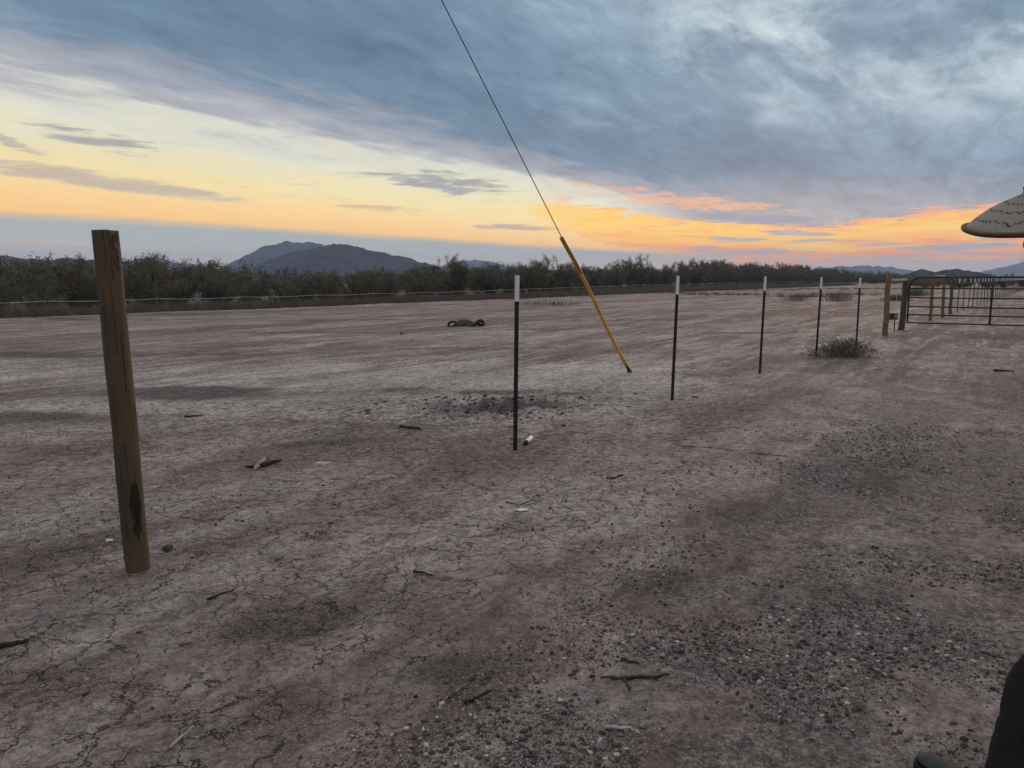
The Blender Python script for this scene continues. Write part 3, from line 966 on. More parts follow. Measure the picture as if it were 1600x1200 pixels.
spots = []
for _ in range(21000):
    s = -20 + 240 * rng.random() ** 1.35
    t = rng.uniform(.5, 11 + max(0.0, s) * .08) if rng.random() < .75 else rng.uniform(.4, 2.2)
    p = edge_pt(s, t)
    cl = float(fbm(np.array(s * .5), np.array(t * .5 + 80), 3))
    if cl < .30: continue
    spots.append((p.x, p.y, (.72 + .42 * cl) * (1.0 if t > .9 else .6)))
for (px, py, rx, ry, n_) in ((1130, 461, 5, 1.2, 60), (1255, 464, 4, 1.0, 60), (1330, 461, 4, 1.5, 60), (1190, 454, 8, 2, 60), (1295, 452, 9, 3, 70), (1370, 452, 7, 3, 60), (870, 476, 2.5, .5, 16), (1060, 459, 5, 1, 36)):
    c_ = flat_at(px, py)
    for _ in range(n_):
        spots.append((c_.x + rng.normal(0, rx * .5), c_.y + rng.normal(0, ry * .7), rng.uniform(.3, .75)))
g = grass_mass('dry_grass', spots, .15, .80, .28, 22, .011)
tag(g, kind='stuff')


def clump(px, py, width_m, h, label, nb=420, n_centres=14, leafy=False):
    c = at(px, py)
    rr_ = random.Random(int(px))
    e = empty('dry_shrub', c)
    mb = MB()
    V, T = [], []
    for i in range(nb):
        f = rr_.gauss(0, .32)
        b0 = Vector((f * width_m * .55, rr_.gauss(0, .16) * width_m * .8, 0))
        b0.z = float(gz(c.x + b0.x, c.y + b0.y)) - c.z
        hh = h * max(.15, 1 - (abs(f) * 1.25) ** 2) * rr_.uniform(.35, 1.1)
        e2 = b0 + Vector((rr_.gauss(0, .55) * hh + f * .25, rr_.gauss(0, .5) * hh, hh))
        mid = b0.lerp(e2, .5) + Vector((rr_.gauss(0, .02), rr_.gauss(0, .02), .03))
        mb.tube([b0, mid, e2], [.006, .0045, .003], 3, False)
        for _ in range(5):
            q = mid.lerp(e2, rr_.random()) + Vector((rr_.gauss(0, .03), rr_.gauss(0, .03), rr_.gauss(0, .02)))
            d1 = Vector((rr_.gauss(0, 1), rr_.gauss(0, 1), rr_.gauss(.4, 1))).normalized()
            d2 = d1.cross(Vector((rr_.random(), rr_.random(), rr_.random()))).normalized()
            V += [q - d1 * .035, q + d2 * .006, q + d1 * .035, q - d2 * .006]
            T.append(rr_.random())
    k0 = len(mb.f)
    mb.add(V, [tuple(range(i, i + 4)) for i in range(0, len(V), 4)])
    me = bpy.data.meshes.new('foliage')
    me.from_pydata(mb.v, [], mb.f)
    attr(me, 'tint', [.35] * k0 + T, 'FACE')
    link_mesh('foliage', me, GR, e)
    tag(e, label, 'shrub', 'dry shrubs on the bare field')
    return e


_once = {}


def simple_once(k):
    if k not in _once:
        _once[k] = simple(k, (0.05, 0.044, 0.038), (0.13, 0.115, 0.10), 15, 0.95)
    return _once[k]


clump(1318, 557, 1.3, .36, 'dry grey shrub with upright stems at the foot of the fourth white-tipped post', 220)
clump(1310, 471, 3.0, .55, 'low dark brushy shrub on the field behind the fourth and fifth white-tipped posts', 240)
clump(1244, 470, 2.6, .45, 'dark brush patch on the field just right of the third white-tipped post', 150)
clump(1400, 470, 2.2, .5, 'low shrub seen behind the gap between tan gatepost and grey gatepost', 380)
clump(1432, 462, 3.4, .8, 'dark rounded shrub seen between the rails near the gate\'s grey hinge post', 520)


# ------------------------------------------------------------------ far rope fence along the scrub
def build_far_fence():
    wire = [(-120, 475.5), (0, 472), (340, 465), (720, 455), (1000, 445), (1340, 437.5)]
    e0 = edge_pt(0, 3.2)
    e = empty('rope_fence', on(e0.x, e0.y))
    T = e.matrix_basis.inverted() if False else None
    org = Vector(e.location)
    s = -7.0
    tops, posts = [], []
    while True:
        p = edge_pt(s, 3.2)
        px, _ = px_of((p.x, p.y, 1))
        if px > 1350: break
        wy = np.interp(px, [w[0] for w in wire], [w[1] for w in wire])
        pz = at_depth(px, wy, p.y).z
        tops.append(Vector((p.x, p.y, pz)))
        s += 5.2 if s < 60 else 9
    mb = MB()
    for lvl, r_ in ((1.0, .0095), ):
        pts = []
        for a, b_ in zip(tops[:-1], tops[1:]):
            for k in range(4):
                q = a.lerp(b_, k / 4)
                q.z -= .05 * (1 - (2 * k / 4 - 1) ** 2)
                pts.append(q - org)
        pts.append(tops[-1] - org)
        mb.tube(pts, r_, 5)
    mb.build('rope', M['rope'], e)
    mb = MB()
    pts = []
    for a in tops:
        g_ = float(gz(a.x, a.y))
        pts.append(Vector((a.x, a.y, g_ + (a.z - g_) * .55)) - org)
    mb.tube(pts, .005, 4)
    mb.build('wire', M['wire'], e)
    for i, a in enumerate(tops):
        g_ = float(gz(a.x, a.y))
        mb = MB()
        mb.tube([Vector((a.x, a.y, g_ - .1)) - org, Vector((a.x + .01, a.y, a.z + .08)) - org], [.022, .018], 6)
        mb.build('post', M['postgrey'] if i % 3 == 0 else M['greylog'], e)
    tag(e, 'long low fence of pale rope on thin posts in front of the scrub', 'fence')


build_far_fence()


# ------------------------------------------------------------------ wooden post, lower left
def build_wood_post():
    b0 = at(216, 889)
    top = at_depth(164.5, 360, b0.y - .02)
    ax = top - b0
    L = ax.length
    e = empty('wooden_post', b0)
    q = ax.to_track_quat('Z', 'Y')
    nseg, nh = 40, 130
    V, S_, Fc = [], [], []
    depth = b0.y / CP
    r0, r1 = 35.5 / 2 / F * (b0.y + .2), 37.5 / 2 / F * (b0.y)
    for i in range(nh + 1):
        f = i / nh
        z = -0.12 + f * (L + .12)
        for j in range(nseg):
            a = 2 * math.pi * j / nseg
            r = r0 + (r1 - r0) * max(0, z) / L
            ca, sa = math.cos(a), math.sin(a)
            nz = mnoise.noise(Vector((ca * 1.2, sa * 1.2, z * 2.2))) * .0035 + mnoise.noise(Vector((ca * 5, sa * 5, z * 5))) * .0016
            r += nz
            # scar: shallow hollow low on the right front (local +x is right, -y towards the lens)
            da = (a - R(-44) + math.pi) % (2 * math.pi) - math.pi
            sc = math.exp(-((da / .55) ** 2 + ((z - .335) / .155) ** 4))
            r -= .006 * sc
            # chipped corner at the top right
            dc = (a - R(-8) + math.pi) % (2 * math.pi) - math.pi
            chip = math.exp(-(dc / .45) ** 2) * float(sstep(np.array(z), L - .13, L - .02))
            r -= .034 * chip * (0.7 + .6 * mnoise.noise(Vector((ca * 8, sa * 8, z * 20))))
            chs = math.exp(-(((a - R(-26) + math.pi) % (2 * math.pi) - math.pi) / .42) ** 2 - ((z - (L - .10)) / .085) ** 2)
            V.append((ca * r, sa * r, z + (0.0 if i < nh else .004 * mnoise.noise(Vector((ca * 2, sa * 2, 3))) - .02 * chip)))
            S_.append(max(sc, .8 * chs))
    for i in range(nh):
        for j in range(nseg):
            a0, a1 = i * nseg + j, i * nseg + (j + 1) % nseg
            Fc.append((a0, a1, a1 + nseg, a0 + nseg))
    me = bpy.data.meshes.new('shaft')
    tip = len(V)
    V.append((0, 0, L + .004)); S_.append(.3)
    k = nh * nseg
    for j in range(nseg): Fc.append((k + j, k + (j + 1) % nseg, tip))
    me.from_pydata(V, [], Fc)
    attr(me, 'scar', S_)
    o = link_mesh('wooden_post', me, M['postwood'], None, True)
    bpy.data.objects.remove(e)
    o.location = b0
    # keep local x to the right of the picture
    z = ax.normalized(); x = (Vector((1, 0, 0)) - z * z.x).normalized(); y = z.cross(x)
    o.rotation_euler = Matrix((x, y, z)).transposed().to_euler()
    tag(o, 'round tan wooden post leaning left, dark scar near its foot, standing alone', 'post')


build_wood_post()


# ------------------------------------------------------------------ steel T-posts with white tips
def tpost_proto():
    hgt = 1.54
    r = empty('t_post')
    split = hgt - .225

    def prof(mb, z0, z1, grow=0.0):
        w, tk, stem = .0185 + grow, .0045 + grow, .036 + grow
        out = [(-w, -tk), (w, -tk), (w, tk), (.0042 + grow, tk), (.0042 + grow, stem), (-.0042 - grow, stem), (-.0042 - grow, tk), (-w, tk)]
        n = len(out)
        mb.add([(x, y, z) for z in (z0, z1) for x, y in out],
               [tuple(reversed(range(n))), tuple(range(n, 2 * n))] + [(i, (i + 1) % n, (i + 1) % n + n, i + n) for i in range(n)])
    mb = MB()
    prof(mb, -.25, split)
    z = .10
    while z < split - .03:
        mb.box((0, -.0075, z), (.012, .009, .016))
        z += .054
    mb.build('post', M['tpost'], r)
    mb = MB()
    prof(mb, split, hgt, .0006)
    z = split + .03
    while z < hgt - .02:
        mb.box((0, -.008, z), (.012, .009, .016))
        z += .054
    mb.build('white_tip', M['white'], r)
    return r, hgt


def copy_tree(o, parent=None):
    c = o.copy()
    COL.objects.link(c)
    if parent: c.parent = parent
    for ch in list(o.children): copy_tree(ch, c)
    return c


TP, TPH = tpost_proto()
near_posts = [(805, 703, 808, 430, 'nearest and tallest-looking'), (1050, 626, 1059.5, 431, 'second nearest'), (1187, 584, 1196, 432, 'third nearest'),
              (1275, 556, 1284, 433, 'fourth nearest, shrub at its foot,'), (1338, 540, 1344.5, 434, 'fifth nearest, beside the tan gatepost,')]
GRP = 'steel posts with white tips'
for i, (bx, by, tx, ty, w) in enumerate(near_posts):
    o = TP if i == 0 else copy_tree(TP)
    b0 = at(bx, by)
    tp = at_depth(tx, ty, b0.y)
    ax = (tp - b0)
    o.location = b0
    z = ax.normalized(); x = Vector((1, -.15 + .08 * i, 0)); x = (x - z * z.dot(x)).normalized(); y = z.cross(x)
    o.rotation_euler = Matrix((x, y, z)).transposed().to_euler()
    o.scale = (1, 1, ax.length / TPH)
    tag(o, f'black steel fence post with white tip, {w} of the row' if 'fourth' not in w and 'fifth' not in w else f'black steel fence post with white tip, {w} in the row', 'fence post', GRP)

# far row beyond the gate
ra, rb_ = flat_at(1487, 491), flat_at(1592, 456)
rdir = (rb_ - ra).to_2d().normalized()
k = 1
dist = 2.3
while dist < 150:
    p = ra.to_2d() + rdir * dist
    px, py = px_of((p.x, p.y, 0))
    if px > 1640 or k > 34: break
    o = copy_tree(TP)
    o.location = on(p.x, p.y)
    o.rotation_euler = (rb.uniform(-.02, .02), rb.uniform(-.02, .02), rb.uniform(-.3, .3))
    hz = (EYE + (437 - 434.5) / F * p.y) - o.location.z
    o.scale = (1, 1, min(1.12, max(.95, hz / TPH)))
    ordn = (ORD + ['fourteenth', 'fifteenth', 'sixteenth', 'seventeenth', 'eighteenth', 'nineteenth', 'twentieth', 'twenty-first', 'twenty-second', 'twenty-third', 'twenty-fourth',
                   'twenty-fifth', 'twenty-sixth', 'twenty-seventh', 'twenty-eighth', 'twenty-ninth', 'thirtieth', 'thirty-first', 'thirty-second', 'thirty-third', 'thirty-fourth'])[k - 1]
    tag(o, f'small distant steel post seen past the gate, {ordn} from the left in the far row', 'fence post', 'far row of steel posts beyond the gate')
    dist += 2.75
    k += 1


# ------------------------------------------------------------------ guy wire with yellow guard
def build_guy():
    A0 = at(985, 583)
    C0 = Vector((0, 0, EYE))
    n = (A0 - C0).cross(ray(690, 0))
    px_, py_ = -4.5, 5.0
    pz = EYE - (n.x * px_ + n.y * py_) / n.z
    P = Vector((px_, py_, pz))
    d = (P - A0)
    e = empty('guy_wire', A0)

    def par(px, py):        # where the line crosses that pixel's ray
        r_ = ray(px, py).normalized()
        w = A0 - C0
        a, b, c = d.dot(d), d.dot(r_), 1.0
        d0, e0 = d.dot(w), r_.dot(w)
        return (b * e0 - c * d0) / (a * c - b * b)
    tg, tk, tb = par(877.5, 371), par(905, 428), par(978.5, 571)
    mb = MB()
    pts = [d * (tb * .9) + d * ((1 - tb * .9) * i / 30) for i in range(31)]
    for i, q in enumerate(pts):
        q.z -= .06 * (1 - (2 * i / 30 - 1) ** 2) * 0.0
    mb.tube(pts, .0062, 6)
    mb.build('wire', M['wire'], e)
    mb = MB()
    ds = d.normalized()
    # split plastic tube: a shallow bowed C section closed round the wire
    N = 26
    pp = [d * (tb + (tg - tb) * i / N) for i in range(N + 1)]
    side = ds.cross(Vector((0, 1, 0))).normalized()
    for i, q in enumerate(pp):
        q += side * .012 * math.sin(i / N * math.pi * 2.2)
    mb.tube(pp, [.027] * (N - 9) + [.029] * 10, 12)
    mb.build('guard', M['yellow'], e, True)
    mb = MB()
    pp2 = [d * (tk + (tg - tk) * i / 6) for i in range(7)]
    mb.tube([q + Vector((.004, -.012, 0)) + side * .012 * math.sin((.66 + .34 * i / 6) * math.pi * 2.2) for i, q in enumerate(pp2)], .0245, 10)
    mb.build('guard_overlap', simple('aged_plastic', (0.26, 0.13, 0.02), (0.42, 0.22, 0.03), 5, .5), e, True)
    mb = MB()
    mb.tube([d * tb * 1.02, d * tb * .55], [.020, .026], 10)
    mb.tube([d * tb * .55, d * tb * .1 - Vector((0, 0, .0)), -ds * .25], [.013, .012, .012], 8)
    # anchor eye
    ring = []
    for i in range(13):
        a = 2 * math.pi * i / 12
        ring.append(d * tb * .16 + ds * .035 * math.cos(a) + side * .030 * math.sin(a))
    mb.tube(ring, .011, 6, False)
    for f in (.30, .42):
        q = d * tb * f
        mb.tube([q - side * .03, q + side * .03], .010, 6)
    mb.build('anchor_rod', M['gatesteel'], e, True)
    tag(e, 'slanting steel guy wire with yellow plastic guard anchored in bare ground', 'guy wire')
    # the pole it stays stands outside the picture on the left
    base = on(P.x, P.y)
    u_ = empty('utility_pole', base)
    mb = MB()
    hp = P.z - base.z
    mb.tube([(0, 0, -.3), (0, 0, hp * .5), (0, 0, hp + 1.2)], [.15, .13, .105], 16)
    mb.build('pole', M['greylog'], u_, True)
    mb = MB()
    mb.box((0, -.16, hp + .5), (2.4, .10, .12))
    mb.build('crossarm', M['greylog'], u_)
    for xx in (-1.05, -.4, 1.05):
        mb = MB()
        mb.tube([(xx, -.16, hp + .56), (xx, -.16, hp + .62), (xx, -.16, hp + .68), (xx, -.16, hp + .74)], [.03, .05, .035, .045], 10)
        mb.build('insulator', M['gatesteel'], u_, True)
    tag(u_, 'tall round wooden utility pole holding the upper end of the guy wire', 'utility pole')


build_guy()


# ------------------------------------------------------------------ gate and its posts
def log_post(name, bpx, bpy_, tpx, tpy, wpx, mat, label, group=None, knots=True):
    b0 = at(bpx, bpy_)
    tp = at_depth(tpx, tpy, b0.y)
    r = wpx / 2 / F * b0.y
    mb = MB()
    d = tp - b0
    n = 12
    pts = [d * (i / n) + Vector((mnoise.noise(Vector((i * .4, bpx, 0))) * .02, mnoise.noise(Vector((i * .4, bpx, 9))) * .02, 0)) for i in range(n + 1)]
    pts.insert(0, Vector((0, 0, -.2)))
    mb.tube(pts, [r * (1.04 - .10 * i / n + .05 * mnoise.noise(Vector((i * .9, bpx, 3)))) for i in range(n + 2)], 14)
    o = mb.build(name, mat, None, True)
    o.location = b0
    tag(o, label, 'gatepost', group)
    return b0, tp, r


pa0, pa1, par_ = log_post('gatepost', 1383, 525, 1388.5, 427.5, 8.2, M['tanlog'], 'tan wooden gatepost nearest the camera, left of the steel gate')
pb0, pb1, pbr = log_post('gatepost', 1408.5, 516, 1416, 440, 8.6, M['greylog'], 'thick weathered grey gatepost leaning right that carries the steel gate')
pc0, pc1, pcr = log_post('gatepost', 1453.5, 501, 1458, 428, 5.0, M['tanlog'], 'tan post seen through the gate, leftmost of the three wooden ones')
pd0, pd1, pdr = log_post('gatepost', 1472.5, 496.5, 1475.5, 433, 4.6, M['tanlog'], 'tan post seen through the gate, middle of the three wooden ones')
pe0, pe1, per_ = log_post('gatepost', 1484.5, 491, 1488, 436.5, 4.6, M['greenlog'], 'greenish grey post seen through the gate, rightmost of the three wooden ones')


def brace(p, q, r, label, mat=None):
    o0 = p
    mb = MB()
    d = q - p
    mb.tube([d * (i / 8) + Vector((0, 0, .012 * mnoise.noise(Vector((i * .7, p.x, 1))) - .02 * math.sin(i / 8 * math.pi))) for i in range(9)], [r * (1 + .12 * mnoise.noise(Vector((i * .8, p.y, 2)))) for i in range(9)], 12)
    o = mb.build('brace_rail', mat or M['log'], None, True)
    o.location = o0
    tag(o, label, 'rail')


def up(p0, p1, py):      # point on a post's axis at that picture row
    best = None
    for i in range(101):
        q = p0.lerp(p1, i / 100)
        e_ = abs(px_of(q)[1] - py)
        if best is None or e_ < best[0]: best = (e_, q)
    return best[1]


qa, qb = up(pa0, pa1, 437.5), up(pb0, pb1, 441)
dqa = (qb - qa).normalized()
brace(qa + dqa * par_ * .9, qb - dqa * pbr * .5 + Vector((0, 0, .07)), .048, 'pale log rail joining tan gatepost to weathered grey gatepost')
qc, qd = up(pc0, pc1, 430), up(pd0, pd1, 433.2)
brace(qc + (qd - qc).normalized() * pcr, qd + Vector((0, 0, .05)), .045, 'short pale log rail on the first and second posts beyond the gate')
qd2, qe = up(pd0, pd1, 435), up(pe0, pe1, 437)
brace(qd2 + (qe - qd2).normalized() * pdr, qe + Vector((0, 0, .05)), .042, 'short grey log rail on the second and third posts beyond the gate', M['greylog'])


def build_gate():
    zs_l = [433.5, 450.5, 465, 479, 491.5, 504]
    zs_r = [434.3, 452, 467.5, 483, 497, 510.5]
    yl = pb0.y - .05
    zL = [at_depth(1421, v, yl).z for v in zs_l]
    xl = at_depth(1418.5, 470, yl).x
    yr = yl * (504 - 437) / (510.5 - 437) * 1.0
    yr = yl - (yl - yr) * .75
    # plane of the gate runs from the hinge post towards the right
    xr1600 = at_depth(1600, 470, yr).x
    dirv = Vector((xr1600 - xl, yr - yl, 0)).normalized()
    org = Vector((xl, yl, 0))
    org.z = float(gz(xl, yl))
    Lg = 4.27
    e = empty('tube_gate', org)
    P = lambda s_, z: dirv * s_ + Vector((0, 0, z - org.z))
    rad = .024
    zt, zb = zL[0], zL[-1]
    cr = .28
    # outer frame: rounded upper corners
    pts = [P(0.02, zb)]
    pts += [P(0.02, zb + (zt - cr - zb) * i / 3) for i in range(1, 4)]
    pts += [P(.02 + cr - cr * math.cos(a), zt - cr + cr * math.sin(a)) for a in [math.pi / 2 * i / 6 for i in range(1, 7)]]
    pts += [P(cr + (Lg - 2 * cr) * i / 4, zt) for i in range(1, 5)]
    pts += [P(Lg - cr + cr * math.sin(a), zt - cr + cr * math.cos(a)) for a in [math.pi / 2 * i / 6 for i in range(1, 7)]]
    pts += [P(Lg, zb)]
    mb = MB()
    mb.tube(pts, rad, 10)
    mb.build('frame', M['gatesteel'], e, True)
    for z in zL[1:]:
        mb = MB()
        mb.tube([P(.03, z), P(Lg - .01, z)], .0205, 8)
        mb.build('rail', M['gatesteel'], e, True)
    sb = 2.1
    mb = MB()
    mb.tube([P(sb, zb) + Vector((0, -.012, 0)), P(sb, zt) + Vector((0, -.012, 0))], .026, 8)
    mb.build('upright', M['gatesteel'], e, True)
    for z in (zL[1] + .05, zL[4] - .03):
        mb = MB()
        mb.tube([P(.02, z), P(-.07, z + .01)], .012, 8)
        mb.tube([P(.02, z - .05), P(.02, z + .05)], .031, 8)
        mb.build('hinge', M['gatesteel'], e, True)
    mb = MB()
    lp = [P(Lg - .02, zL[2]), P(Lg + .05, zL[2] - .06), P(Lg + .10, zL[2] - .02)]
    mb.tube(lp, .006, 6)
    mb.build('latch_chain', M['wire'], e)
    tag(e, 'black tubular steel farm gate with six rails and rounded corner', 'gate')
    b = org + dirv * (Lg + .22)
    mb = MB()
    mb.tube([(0, 0, -.2), (0, 0, .8), (.02, 0, 1.6)], [.09, .085, .08], 14)
    o = mb.build('gatepost', M['tanlog'], None, True)
    o.location = on(b.x, b.y)
    tag(o, 'round tan gatepost at the latch end of the steel gate', 'gatepost')


build_gate()

# little dark box hung beside the gatepost, with its cable
def build_box():
    c = at_depth(1396, 494.5, pb0.y - .3)
    e = empty('control_box', (c.x, c.y, float(gz(c.x, c.y))))
    zc = c.z - e.location.z
    mb = MB()
    mb.box((0, 0, zc), (.24, .07, .19))
    bx = mb.build('case', M['box'], e)
    bv = bx.modifiers.new('bevel', 'BEVEL'); bv.width = .012; bv.segments = 2
    for xx in (-.055, .055):
        mb = MB()
        mb.box((xx, -.038, zc + .005), (.07, .012, .10))
        mb.build('panel', M['postgrey'] if xx > 0 else M['gatesteel'], e)
    mb = MB()
    mb.tube([(.05, 0, 0 - .05), (.05, .012, zc - .09)], .016, 8)
    mb.build('stake', M['gatesteel'], e)
    mb = MB()
    mb.tube([(.06, 0, zc + .09), (.12, .02, zc + .32), (.07, .03, zc + .55), (.02, .0, zc + .78)], .007, 6)
    mb.build('cable', M['rope'], e)
    tag(e, 'small dark box with a cable standing between the tan and grey gateposts', 'box')


build_box()


# ------------------------------------------------------------------ torn tyre strip on the field
def build_tyre():
    l = at(700, 510.5)
    r = at(757.5, 510)
    c = (l + r) / 2
    Wd = (r - l).length
    e = empty('torn_tyre', on(c.x, c.y))
    mpp = Wd / 57.5      # metres per photo pixel there
    S_ = lambda px, up_: Vector(((px - 728.5) * mpp, 0, up_ * mpp))

    def strip(path, width, thick, name, mat, taper=0.0, y0=0.0, lugs=False):
        mb = MB()
        n = len(path)
        nv_ = []
        for i, p in enumerate(path):
            a, b_ = path[max(i - 1, 0)], path[min(i + 1, n - 1)]
            t = (b_ - a).normalized()
            nm = Vector((-t.z, 0, t.x))
            w = width * (1 - taper * abs(2 * i / (n - 1) - 1))
            row = []
            for k in range(7):
                f = k / 6 * 2 - 1
                q = p + Vector((0, y0 + f * w / 2, 0)) - nm * (thick * 1.2 * f * f)
                row.append((q + nm * thick / 2, q - nm * thick / 2))
            nv_.append(row)
        for i in range(n):
            for k in range(7): mb.v.append(tuple(nv_[i][k][0]))
            for k in range(7): mb.v.append(tuple(nv_[i][k][1]))
        for i in range(n - 1):
            for k in range(6):
                a = i * 14 + k
                mb.f.append((a, a + 1, a + 15, a + 14))
                mb.f.append((a + 7, a + 21, a + 22, a + 8))
            for k in (0, 6):
                a = i * 14 + k
                mb.f.append((a, a + 14, a + 21, a + 7))
        for i in (0, n - 1):
            for k in range(6):
                a = i * 14 + k
                mb.f.append((a, a + 7, a + 8, a + 1))
        if lugs:
            for i in range(0, n - 1, 2):
                for k in (1, 3, 5):
                    q = Vector(nv_[i][k][0])
                    mb.box(q, (.035, width * .2, .02))
        return mb.build(name, mat, e, True)

    loopR = [S_(746, 3.4)] + [S_(750.2 + (6.6 - 1.2 * math.sin(a)) * math.cos(a), 6.0 + 4.6 * math.sin(a) - .8 * math.cos(a)) for a in [R(v) for v in range(215, -150, -20)]]
    loopL = [S_(713, 1.8)] + [S_(706.4 + 5.2 * math.cos(a), 3.6 + 2.7 * math.sin(a) + .5 * math.cos(a)) for a in [R(v) for v in range(-30, 335, 20)]]
    strip(loopR, .16, .035, 'curled_end', M['rubber'])
    strip(loopL, .14, .03, 'curled_end', M['rubber'])
    mid = [S_(709, 3.0), S_(713, 2.2), S_(719, 1.8), S_(727, 1.8), S_(735, 2.4), S_(740, 4.4), S_(744, 7.2), S_(748, 9.6), S_(752, 10.6), S_(755, 9.4)]
    strip(mid, .30, .05, 'tread', M['rubber'])
    hump = [S_(709.5, 3.0), S_(711, 6.0), S_(714, 8.6), S_(718, 10.2), S_(723, 10.9), S_(728, 10.8), S_(733, 9.8), S_(737, 8.2), S_(741, 5.6), S_(743, 3.4)]
    # the slumped middle: a closed, rounded body between tread and upper outline
    mb = MB()
    under = [S_(hump[0].x / mpp + 728.5 + (hump[-1].x - hump[0].x) / mpp * i / 9, .4) for i in range(10)]
    rows = []
    for k_ in range(9):
        f = k_ / 8 * 2 - 1
        sq = math.sqrt(max(0.02, 1 - f * f))
        for t_, u_ in zip(hump, under):
            q = u_.lerp(t_, sq ** .7)
            mb.v.append((q.x, .20 + f * .26, q.z))
    for k_ in range(8):
        for i in range(9):
            a = k_ * 10 + i
            mb.f.append((a, a + 1, a + 11, a + 10))
    mb.build('sidewall', M['dustrubber'], e, True)
    tag(e, 'torn black tyre carcass with curled ends lying on the bare field', 'tyre')


build_tyre()


# ------------------------------------------------------------------ sticks, scraps and stones
def stick(pts_px, r, label, mat, forks=(), dz=None, pale=None):
    pts = [at(p[0], p[1], (dz[i] if dz else r * .8)) for i, p in enumerate(pts_px)]
    o0 = Vector((pts[0].x, pts[0].y, pts[0].z))
    e = MB()
    P = []
    for a, b_ in zip(pts[:-1], pts[1:]):
        for k in range(4): P.append(a.lerp(b_, k / 4) - o0 + Vector((random.gauss(0, r * .35), random.gauss(0, r * .35), random.gauss(0, r * .15))))
    P.append(pts[-1] - o0)
    e.tube(P, [r * (1.1 - .6 * i / (len(P) - 1)) for i in range(len(P))], 7, True, .15)
    for (i, ppx, fr) in forks:
        q = at(ppx[0], ppx[1], ppx[2] if len(ppx) > 2 else r * .7) - o0
        s0 = pts[i] - o0
        e.tube([s0, s0.lerp(q, .5) + Vector((0, 0, r * .3)), q], [fr, fr * .8, fr * .5], 6, True, .15)
    o = e.build('stick', mat, None, True)
    o.location = o0
    tag(o, label, 'stick')
    return o


def forked_stick():
    e = empty('forked_stick', at(410, 726))
    o0 = Vector(e.location)
    mb = MB()
    P = [at(441, 718.5, .03), at(432, 720, .03), at(420, 723, .025), at(408, 727, .02), at(396, 729, .015), at(383, 728.5, .012)]
    mb.tube([p - o0 for p in P], [.008, .013, .018, .018, .013, .007], 8, True, .15)
    mb.tube([at(428, 721, .02) - o0, at(437, 720.5, .01) - o0], [.012, .006], 6)
    mb.build('stem', M['stick'], e, True)
    mb = MB()
    mb.tube([at(404, 726, .04) - o0, at(399, 731, .02) - o0, at(397.5, 735, .006) - o0], [.018, .015, .008], 8, True, .2)
    mb.tube([at(402, 724.5, .045) - o0, at(408, 722, .05) - o0, at(412, 719, .05) - o0, at(413, 716.5, .055) - o0], [.012, .012, .015, .010], 8, True, .2)
    mb.build('bleached_branch', M['palestick'], e, True)
    tag(e, 'forked stick, part dark and part bleached, on the cracked soil right of the wooden post', 'stick')


forked_stick()
stick([(626, 666), (640, 668), (652, 669), (657, 670.5)], .017, 'short dark curved stick on the soil below the dug patch', M['stick'])
stick([(-14, 1012), (20, 1005), (46, 1000)], .013, 'straight dark stick at the left border below the wooden post', M['stick'])
stick([(938, 1060), (975, 1060), (1015, 1058), (1046, 1054)], .009, 'long thin branched twig on the gravel in the foreground', M['stick'], [(1, (985, 1080), .006), (2, (1030, 1064), .005)])
stick([(970, 1031), (985, 1033), (999, 1037)], .009, 'short dark twig beside a white stone above the long branched twig', M['stick'])
stick([(725, 1098), (748, 1088), (769, 1077)], .007, 'thin dark twig slanting up across the foreground gravel', M['stick'])
stick([(268, 1166), (285, 1150), (303, 1134)], .005, 'thin pale straw near the bottom of the picture', M['palestick'])
stick([(324, 937), (345, 928), (366, 922)], .007, 'thin twig on the cracked soil right of the wooden post foot', M['stick'])
stick([(1552, 579), (1570, 579), (1585, 580)], .02, 'dark stick lying on the track below the gate', M['stick'])
stick([(948, 747), (960, 747), (973, 741)], .010, 'bent dark twig on pale soil between first and second steel posts', M['stick'])
stick([(1080, 620), (1092, 621)], .012, 'tiny dark stick just right of the second steel post', M['stick'])
stick([(1065, 697), (1110, 699), (1152, 704)], .0035, 'long thin dark twig right of the second steel post on the gravel', M['stick'])
stick([(1180, 708), (1210, 711), (1250, 716)], .004, 'thin dark twig on the gravel track below the third steel post', M['stick'])
stick([(645, 893), (660, 894), (676, 899)], .008, 'small bent twig on the cracked soil in the middle foreground', M['stick'])
stick([(288, 651), (304, 649.5), (318, 648)], .010, 'small dark stick right of the wooden post at mid height', M['stick'])
stick([(945, 1136), (985, 1138), (1000, 1146)], .006, 'thin grey twig at the lower middle of the gravel', M['palestick'])
stick([(790, 785), (812, 789), (830, 782)], .006, 'fine dark twig just above the white scrap', M['stick'])


def white_tube():
    e = empty('white_pipe_scrap', at(826, 688))
    o0 = Vector(e.location)
    mb = MB()
    a, b_ = at(822, 691.5, .02) - o0, at(830, 683.5, .035) - o0
    d = (b_ - a)
    mb.tube([a, a + d * .1, b_ - d * .02, b_], [.020, .022, .022, .020], 14)
    mb.build('tube', M['plastic'], e, True)
    mb = MB()
    mb.tube([a - d * .25, a + d * .08], [.018, .023], 12)
    mb.build('dark_cap', M['stick'], e, True)
    tag(e, 'short white plastic tube with dark end beside the nearest steel post', 'pipe')


white_tube()


